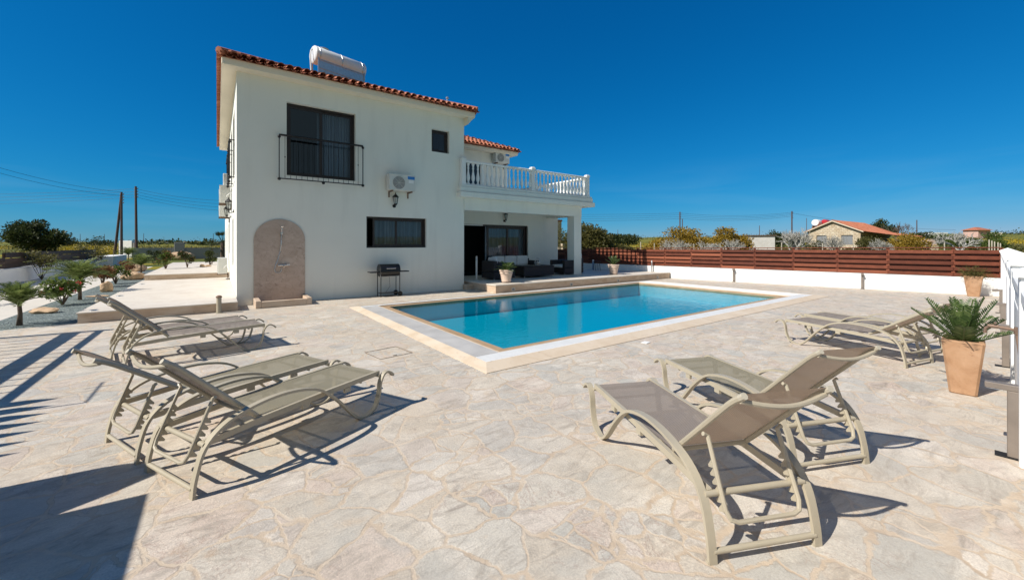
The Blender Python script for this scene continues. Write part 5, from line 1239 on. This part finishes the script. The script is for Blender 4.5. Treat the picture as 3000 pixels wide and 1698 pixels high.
tree('bush', 'wide olive green bush in front of the house verandah', 2540, 38, 3.8, 2.2, 111, 'leafolive', 4200, .15, .08, .02)
tree('bush', 'brownish olive bush below the end of the verandah roof', 2650, 40, 4.2, 2.6, 112, 'leafbroom', 4200, .16, .08, .02)
tree('bush', 'dark green bush left of the clay oven', 2700, 60, 4.4, 2.7, 113, 'leafdark', 2800, .2, .09, .02)
tree('bush', 'bright green bush right of the bare tree by the corner of the fence', 2890, 46, 3.8, 2.5, 114, 'leafgreen', 4600, .17, .09, .02)
tree('bush', 'green bush behind the bare tree near the far villa', 2790, 60, 5.4, 2.5, 115, 'leafgreen', 3200, .2, .09, .02)
tree('round_tree', 'dark feathery tree top behind the stone house roof', 2588, 70, 4.2, 4.9, 116, 'leafdark', 2600, .28, .18, .35)
tree('bush', 'dark bush behind the column on the terrace', 1640, 40, 3.8, 3.2, 117, 'leafolive', 3400, .16, .09, .02)
tree('round_tree', 'dark low tree on the left horizon behind the yellow field', 205, 150, 9, 3.4, 118, 'leafdark', 900, .5, .3, .02)
tree('round_tree', 'rounded green tree on the left horizon nearest the braced pole', 283, 140, 9, 3.9, 119, 'leafdark', 1000, .5, .3, .02)
def bare_tree(label, px, dist, h, w, seed, trunks=1, mat='whitebark', depth=5, r0=.07):
    random.seed(seed); p = far(px, dist); z = gz(p.x, p.y); t = thing('bare_tree', label, 'tree', (p.x, p.y, z - .05), 0, 'leafless trees beyond the fence'); tr, br = MB(), MB()
    def grow(q, d, L, r, k):
        e = q + d * L; mid = q.lerp(e, .5) + Vector((random.uniform(-1, 1), random.uniform(-1, 1), random.uniform(-.3, .6))) * L * .09
        (tr if k == 0 else br).tube([q, mid, e], [r, r * .85, r * .68], 5 if k < 3 else 3, caps=False)
        if k >= depth: return
        for s in range(3 if k < 3 else 2):
            a_ = random.uniform(0, 6.28); sp = random.uniform(.35, .85); a1 = d.orthogonal().normalized(); a2 = d.cross(a1)
            nd = (d + (a1 * math.cos(a_) + a2 * math.sin(a_)) * sp * (w / h) + Vector((0, 0, .16))).normalized(); grow(e if s else mid.lerp(e, .7), nd, L * random.uniform(.62, .86), r * .70, k + 1)
    for s in range(trunks):
        a_ = random.uniform(0, 6.28) if trunks > 1 else 0; grow(Vector((random.uniform(-.4, .4) * (trunks > 1), random.uniform(-.3, .3) * (trunks > 1), 0)), Vector((math.cos(a_) * .3, math.sin(a_) * .3, 1)).normalized(), h * .27, r0, 0)
    tr.build('trunk', M[mat], t, smooth=True); br.build('branches', M[mat], t, smooth=True)
bare_tree('pale leafless tree at the foot of the largest yellow bush', 1985, 30, 2.3, 2.8, 121, 5)
bare_tree('pale leafless tree in front of the smaller yellow bush, right of the first', 2072, 31, 2.15, 2.4, 122, 4)
bare_tree('pale leafless tree just left of the shed', 2140, 33, 2.25, 2.4, 123, 3)
bare_tree('wide pale leafless tree between the shed and the stone house', 2322, 32, 3.2, 3.6, 124, 6, r0=.08)
bare_tree('pale leafless tree in front of the stone house gable', 2442, 33, 2.6, 2.6, 125, 4, r0=.06)
bare_tree('pale leafless bush right of the verandah, low over the fence', 2590, 32, 2.0, 2.2, 126, 4, r0=.06)
bare_tree('pale spreading leafless tree with two trunks near the wall corner', 2812, 33, 3.0, 4.2, 127, 2, r0=.11)
bare_tree('dark leafless tree behind the verandah roof', 2640, 62, 4.6, 3.6, 128, 2, 'bark', r0=.09)

# ------------------------------------------------------------------ buildings beyond the fence
p = far(2440, 51.5); hz = gz(p.x, p.y); HR = -math.atan2(FX, FY) - R(54.5)
sh = thing('stone_house', 'rubble stone house with an orange tiled gable roof beyond the fence', 'house', (p.x, p.y, hz - .1), HR)
gw, gl, eh, rh = 2.75, 13.0, 2.65, 4.0
m = MB()
m.panel(-gw, gw, 0, eh, [(-1.75, -.65, 1.0, 2.2), (.85, 2.0, 1.0, 2.2)], 0, .3, 'x'); m.add([(-gw, 0, eh), (gw, 0, eh), (0, 0, rh)], [(0, 1, 2)])
m.box((-gw, .3, 0), (-gw + .3, gl, eh)); m.box((gw - .3, .3, 0), (gw, gl, eh)); m.box((-gw + .3, gl - .3, 0), (gw - .3, gl, eh)); m.add([(-gw, gl, eh), (gw, gl, eh), (0, gl, rh)], [(0, 1, 2)]); m.build('wall', M['rubble'], sh)
for a, b in ((-1.75, -.65), (.85, 2.0)):
    m = MB(); m.box((a, .12, 1.0), (b, .2, 2.2)); wfr = m.build('window', M['greypaint'], sh); m = MB(); m.box((a + .1, .10, 1.1), ((a + b) / 2 - .04, .118, 2.1)); m.box(((a + b) / 2 + .04, .10, 1.1), (b - .1, .118, 2.1)); m.build('pane', M['acgrille'], wfr)
m = MB(); 
def slope(xe, ze, xr, zr_, ya, yb, n, k=.05):
    mm = MB(); vs = []
    for i in range(n * 4 + 1):
        y = ya + (yb - ya) * i / (n * 4); o_ = k * math.sin(i * math.pi / 2)
        vs += [(xe, y, ze + o_), (xr, y, zr_ + o_)]
    mm.add(vs, [(2 * i, 2 * i + 2, 2 * i + 3, 2 * i + 1) for i in range(n * 4)]); return mm
for s in (-1, 1):
    q = slope(s * (gw + .35), eh + .02, 0, rh + .14, -.35, gl + .3, 50); m.add(q.v, q.f)
q = slope(gw + .36, eh - .0, gw + 3.3, eh - .55, .6, gl + .3, 44); m.add(q.v, q.f)
m.build('roof', M['tile'], sh, recalc=False)
m = MB(); m.prism([(-gw - .35, eh - .12), (-gw - .35, eh - .0), (0, rh + .1), (gw + .35, eh - .0), (gw + .35, eh - .12), (0, rh - .04)], -.34, -.28); m.build('bargeboard', M['copebeige'], sh)
for y in (.8, 4.5, 8.5, 12.5): m = MB(); m.box((gw + 3.0, y, 0), (gw + 3.15, y + .15, eh - .6)); m.build('verandah_post', M['bark'], sh)
m = MB(); m.box((gw + .01, 4.0, 0), (gw + .04, 5.2, 2.1)); m.build('door', M['darkwood'], sh)
t = thing('roof_water_tank', 'round white water tank with a red end on the stone house roof', 'water tank', (p.x, p.y, hz), HR); m = MB(); m.lathe([(0, -.7), (.40, -.68), (.43, -.6), (.43, .5), (.4, .6), (0, .62)], 18, axis='Y', c=(-2.2, 1.6, 3.85)); m.build('tank', M['white'], t, smooth='auto'); m = MB(); m.box((-2.55, .9, 2.6), (-2.45, 2.2, 3.45)); m.box((-1.95, .9, 2.6), (-1.85, 2.2, 3.45)); m.build('stand', M['bracket'], t); m = MB(); m.lathe([(.4, -.6), (.4, .6)], 14, axis='Y', c=(-1.65, 3.0, 3.9)); m.build('red_drum', M['redknob'], t, smooth='auto')
p = far(2218, 44); t = thing('block_shed', 'small white blockwork shed with a flat roof beyond the fence', 'shed', (p.x, p.y, gz(p.x, p.y) - .1), -math.atan2(FX, FY) + R(-12)); m = MB(); m.box((-1.0, 0, 0), (1.75, 2.6, 2.2)); m.build('wall', M['block'], t); m = MB(); m.box((-2.15, .15, 0), (-1.003, 2.5, 1.95)); m.build('lean_to', M['greypaint'], t); m = MB(); m.bbox((-1.1, -.1, 2.203), (1.9, 2.7, 2.33), .02); m.box((-2.2, .05, 1.953), (-1.1, 2.6, 2.05)); m.build('roof', M['bark'], t)
p = far(2728, 44); t = thing('clay_oven', 'pinkish domed clay oven on a stone base beyond the fence', 'oven', (p.x, p.y, gz(p.x, p.y) - .1), -math.atan2(FX, FY)); m = MB()
m.prism([(.62 * math.cos(math.pi * k / 14), 1.0 + .68 * math.sin(math.pi * k / 14)) for k in range(15)] + [(-.36, 1.0)] + [(.36 * math.cos(math.pi * k / 8) * -1, 1.0 + .42 * math.sin(math.pi * k / 8)) for k in range(9)] , 0, 1.0); m.build('dome', M['brickclay'], t); m = MB(); m.box((-.7, -.1, 0), (.7, 1.1, .995)); m.build('base', M['rubble'], t); m = MB(); m.box((-.4, .4, 1.0), (.4, .45, 1.45)); m.build('oven_mouth', M['black'], t)
def far_villa(label, px, d, w, h, wall, roof, rz=0., two=True):
    p = far(px, d); t = thing('distant_villa', label, 'house', (p.x, p.y, gz(p.x, p.y) - .3), -math.atan2(FX, FY) + rz, 'distant villas on the right horizon'); m = MB(); m.box((-w, 0, 0), (w, w * 1.4, h)); m.build('wall', M[wall], t)
    m = MB()
    if roof: m.add([(-w - .5, -.5, h), (w + .5, -.5, h), (w + .5, w * 1.4 + .5, h), (-w - .5, w * 1.4 + .5, h), (-w * .35, w * .7, h + w * .38), (w * .35, w * .7, h + w * .38)], [(0, 1, 5, 4), (1, 2, 5), (2, 3, 4, 5), (3, 0, 4)]); m.build('roof', M['tile'], t)
    else: m.box((-w - .1, -.1, h), (w + .1, w * 1.4 + .1, h + .3)); m.build('roof', M['white'], t)
    for k in (-.5, .4):
        m = MB(); m.box((w * k, -.05, h * .5), (w * k + w * .25, -.005, h * .8)); m.build('window', M['acgrille'], t)
far_villa('pink two storey villa with an orange hipped roof on the right horizon', 2884, 125, 2.6, 3.4, 'pinkwall', True, R(12))
far_villa('low white flat roofed house on the horizon left of the pink villa', 2752, 150, 3.0, 2.6, 'white', False)
far_villa('small low white house farther left, at the edge of the verandah roof', 2710, 150, 2.2, 2.0, 'white', False)
far_villa('pale house right of the pink villa, low on the horizon', 2915, 170, 3.0, 2.4, 'cream', False)
p = far(1634, 70); t = thing('brick_tower', 'brown brick tower glimpsed between the terrace wall and column', 'building', (p.x, p.y, 0)); m = MB(); m.box((-.9, 0, 0), (.9, 2, 5.5)); m.build('wall', M['rubble'], t); m = MB(); m.box((-1., -.1, 5.5), (1., 2.1, 5.8)); m.build('roof', M['tile'], t)
p = far(1646, 34); t = thing('stacked_stone', 'stack of pale blocks beyond the fence behind the terrace column', 'stone pile', (p.x, p.y, 0)); m = MB(); random.seed(9)
for k in range(30): x = random.uniform(-.8, .8); y = random.uniform(0, .6); z = random.uniform(0, 1.9) * (1 - abs(x) * .6); m.box((x, y, z), (x + .3, y + .25, z + .2), rz=random.uniform(-.3, .3))
m.build('blocks', M['rubble'], t)
for k, (px, d, h, lb) in enumerate(((1877, 30, 1.75, 'leftmost'), (1917, 30, 1.65, 'second from left'), (2033, 30, 1.6, 'below the yellow bush'), (2110, 30, 1.6, 'left of the shed'), (2290, 30, 1.7, 'right of the shed'), (2410, 30, 1.65, 'before the stone house'), (2500, 30, 1.7, 'at the stone house corner'), (2767, 30, 1.7, 'right of the clay oven'))):
    p = far(px, d); t = thing('field_post', f'thin pale wire fence post beyond the timber fence, {lb}', 'fence post', (p.x, p.y, -.1), 0, 'thin field fence posts'); m = MB(); m.tube([(0, 0, 0), (0, 0, h + .1)], .035, 6); m.build('stake', M['woodpost'], t)
for k, (px, lb) in enumerate(((2898, 'first'), (2906, 'second'), (2914, 'third'), (2924, 'fourth'), (2931, 'fifth'))):
    p = far(px, 28); t = thing('garden_stake', f'{lb} of five pale stakes above the fence near the wall corner, from the left', 'stake', (p.x, p.y, -.1), 0, 'five pale stakes'); m = MB(); m.bbox((-.05, -.03, 0), (.05, .03, 1.98 - .06 * k), .01); m.build('board', M['woodpost'], t)
random.seed(140); t = thing('fan_palm', 'blue green fan palm peeping past the far end of the villa wall', 'palm', (far(652, 38).x, far(652, 38).y, 0)); mb = MB()
for k in range(16):
    a_ = k * 2.4; e = R(random.uniform(-10, 75)); d = Vector((math.cos(a_) * math.cos(e), math.sin(a_) * math.cos(e), math.sin(e))); c = Vector((0, 0, 1.7)) + d * .7
    mb.tube([(0, 0, 1.7), c], .02, 4)
    s1 = d.orthogonal().normalized(); s1 = Vector((-d.y, d.x, 0)).normalized() if abs(d.z) < .99 else s1
    for j in range(13): g_ = (j - 6) * .2; mb.leaf(c, d * math.cos(g_) + s1 * math.sin(g_), Vector((0, 0, 1)), .55, .07)
mb.build('crown', M['leafdark'], t, recalc=False); m = MB(); m.tube([(0, 0, 0), (0, 0, 1.75)], [.18, .14], 8); m.build('trunk', M['bark'], t)

# distant woodland strips and the flowering field, uncountable
def scatter(name, mat, rows, seed, leaf):
    random.seed(seed); mb = MB()
    for (pa, pb, d0, d1, n, w, h) in rows:
        for _ in range(n):
            p = far(random.uniform(pa, pb), random.uniform(d0, d1)); z = gz(p.x, p.y); hh = h * random.uniform(.5, 1.2)
            for q in range(16):
                u = Vector((random.gauss(0, .45) * w, random.gauss(0, .45) * w, abs(random.gauss(.35, .3)) * hh)); mb.leaf(p + Vector((0, 0, z)) + u, Vector((random.uniform(-1, 1), random.uniform(-1, 1), random.uniform(-.1, 1))), Vector((random.uniform(-1, 1), random.uniform(-1, 1), .6)), leaf * random.uniform(.6, 1.4) * (1 if w < 3 else 2.2), leaf * .7 * (1 if w < 3 else 2.2))
    tag(mb.build(name, M[mat], None, recalc=False), kind='stuff')
scatter('far_woodland', 'leafdark', [(-150, 700, 420, 700, 260, 9, 4.5), (1690, 3150, 420, 680, 300, 9, 5.5), (2880, 3100, 260, 380, 40, 6, 4.5), (380, 680, 150, 300, 120, 5, 2.2)], 151, .55)
scatter('wild_grass', 'leafolive', [(1690, 3100, 29, 60, 900, .9, .75), (-120, 660, 46, 120, 700, 1.4, .9), (1690, 3100, 60, 160, 500, 2.2, 1.1)], 152, .22)
scatter('yellow_wildflowers', 'yflower', [(190, 345, 50, 95, 420, 1.6, 1.0), (-100, 60, 70, 120, 200, 1.6, .8), (2920, 3060, 70, 150, 240, 1.8, .9), (400, 660, 70, 160, 160, 1.6, .7), (1800, 1900, 70, 140, 120, 1.6, .7)], 153, .20)
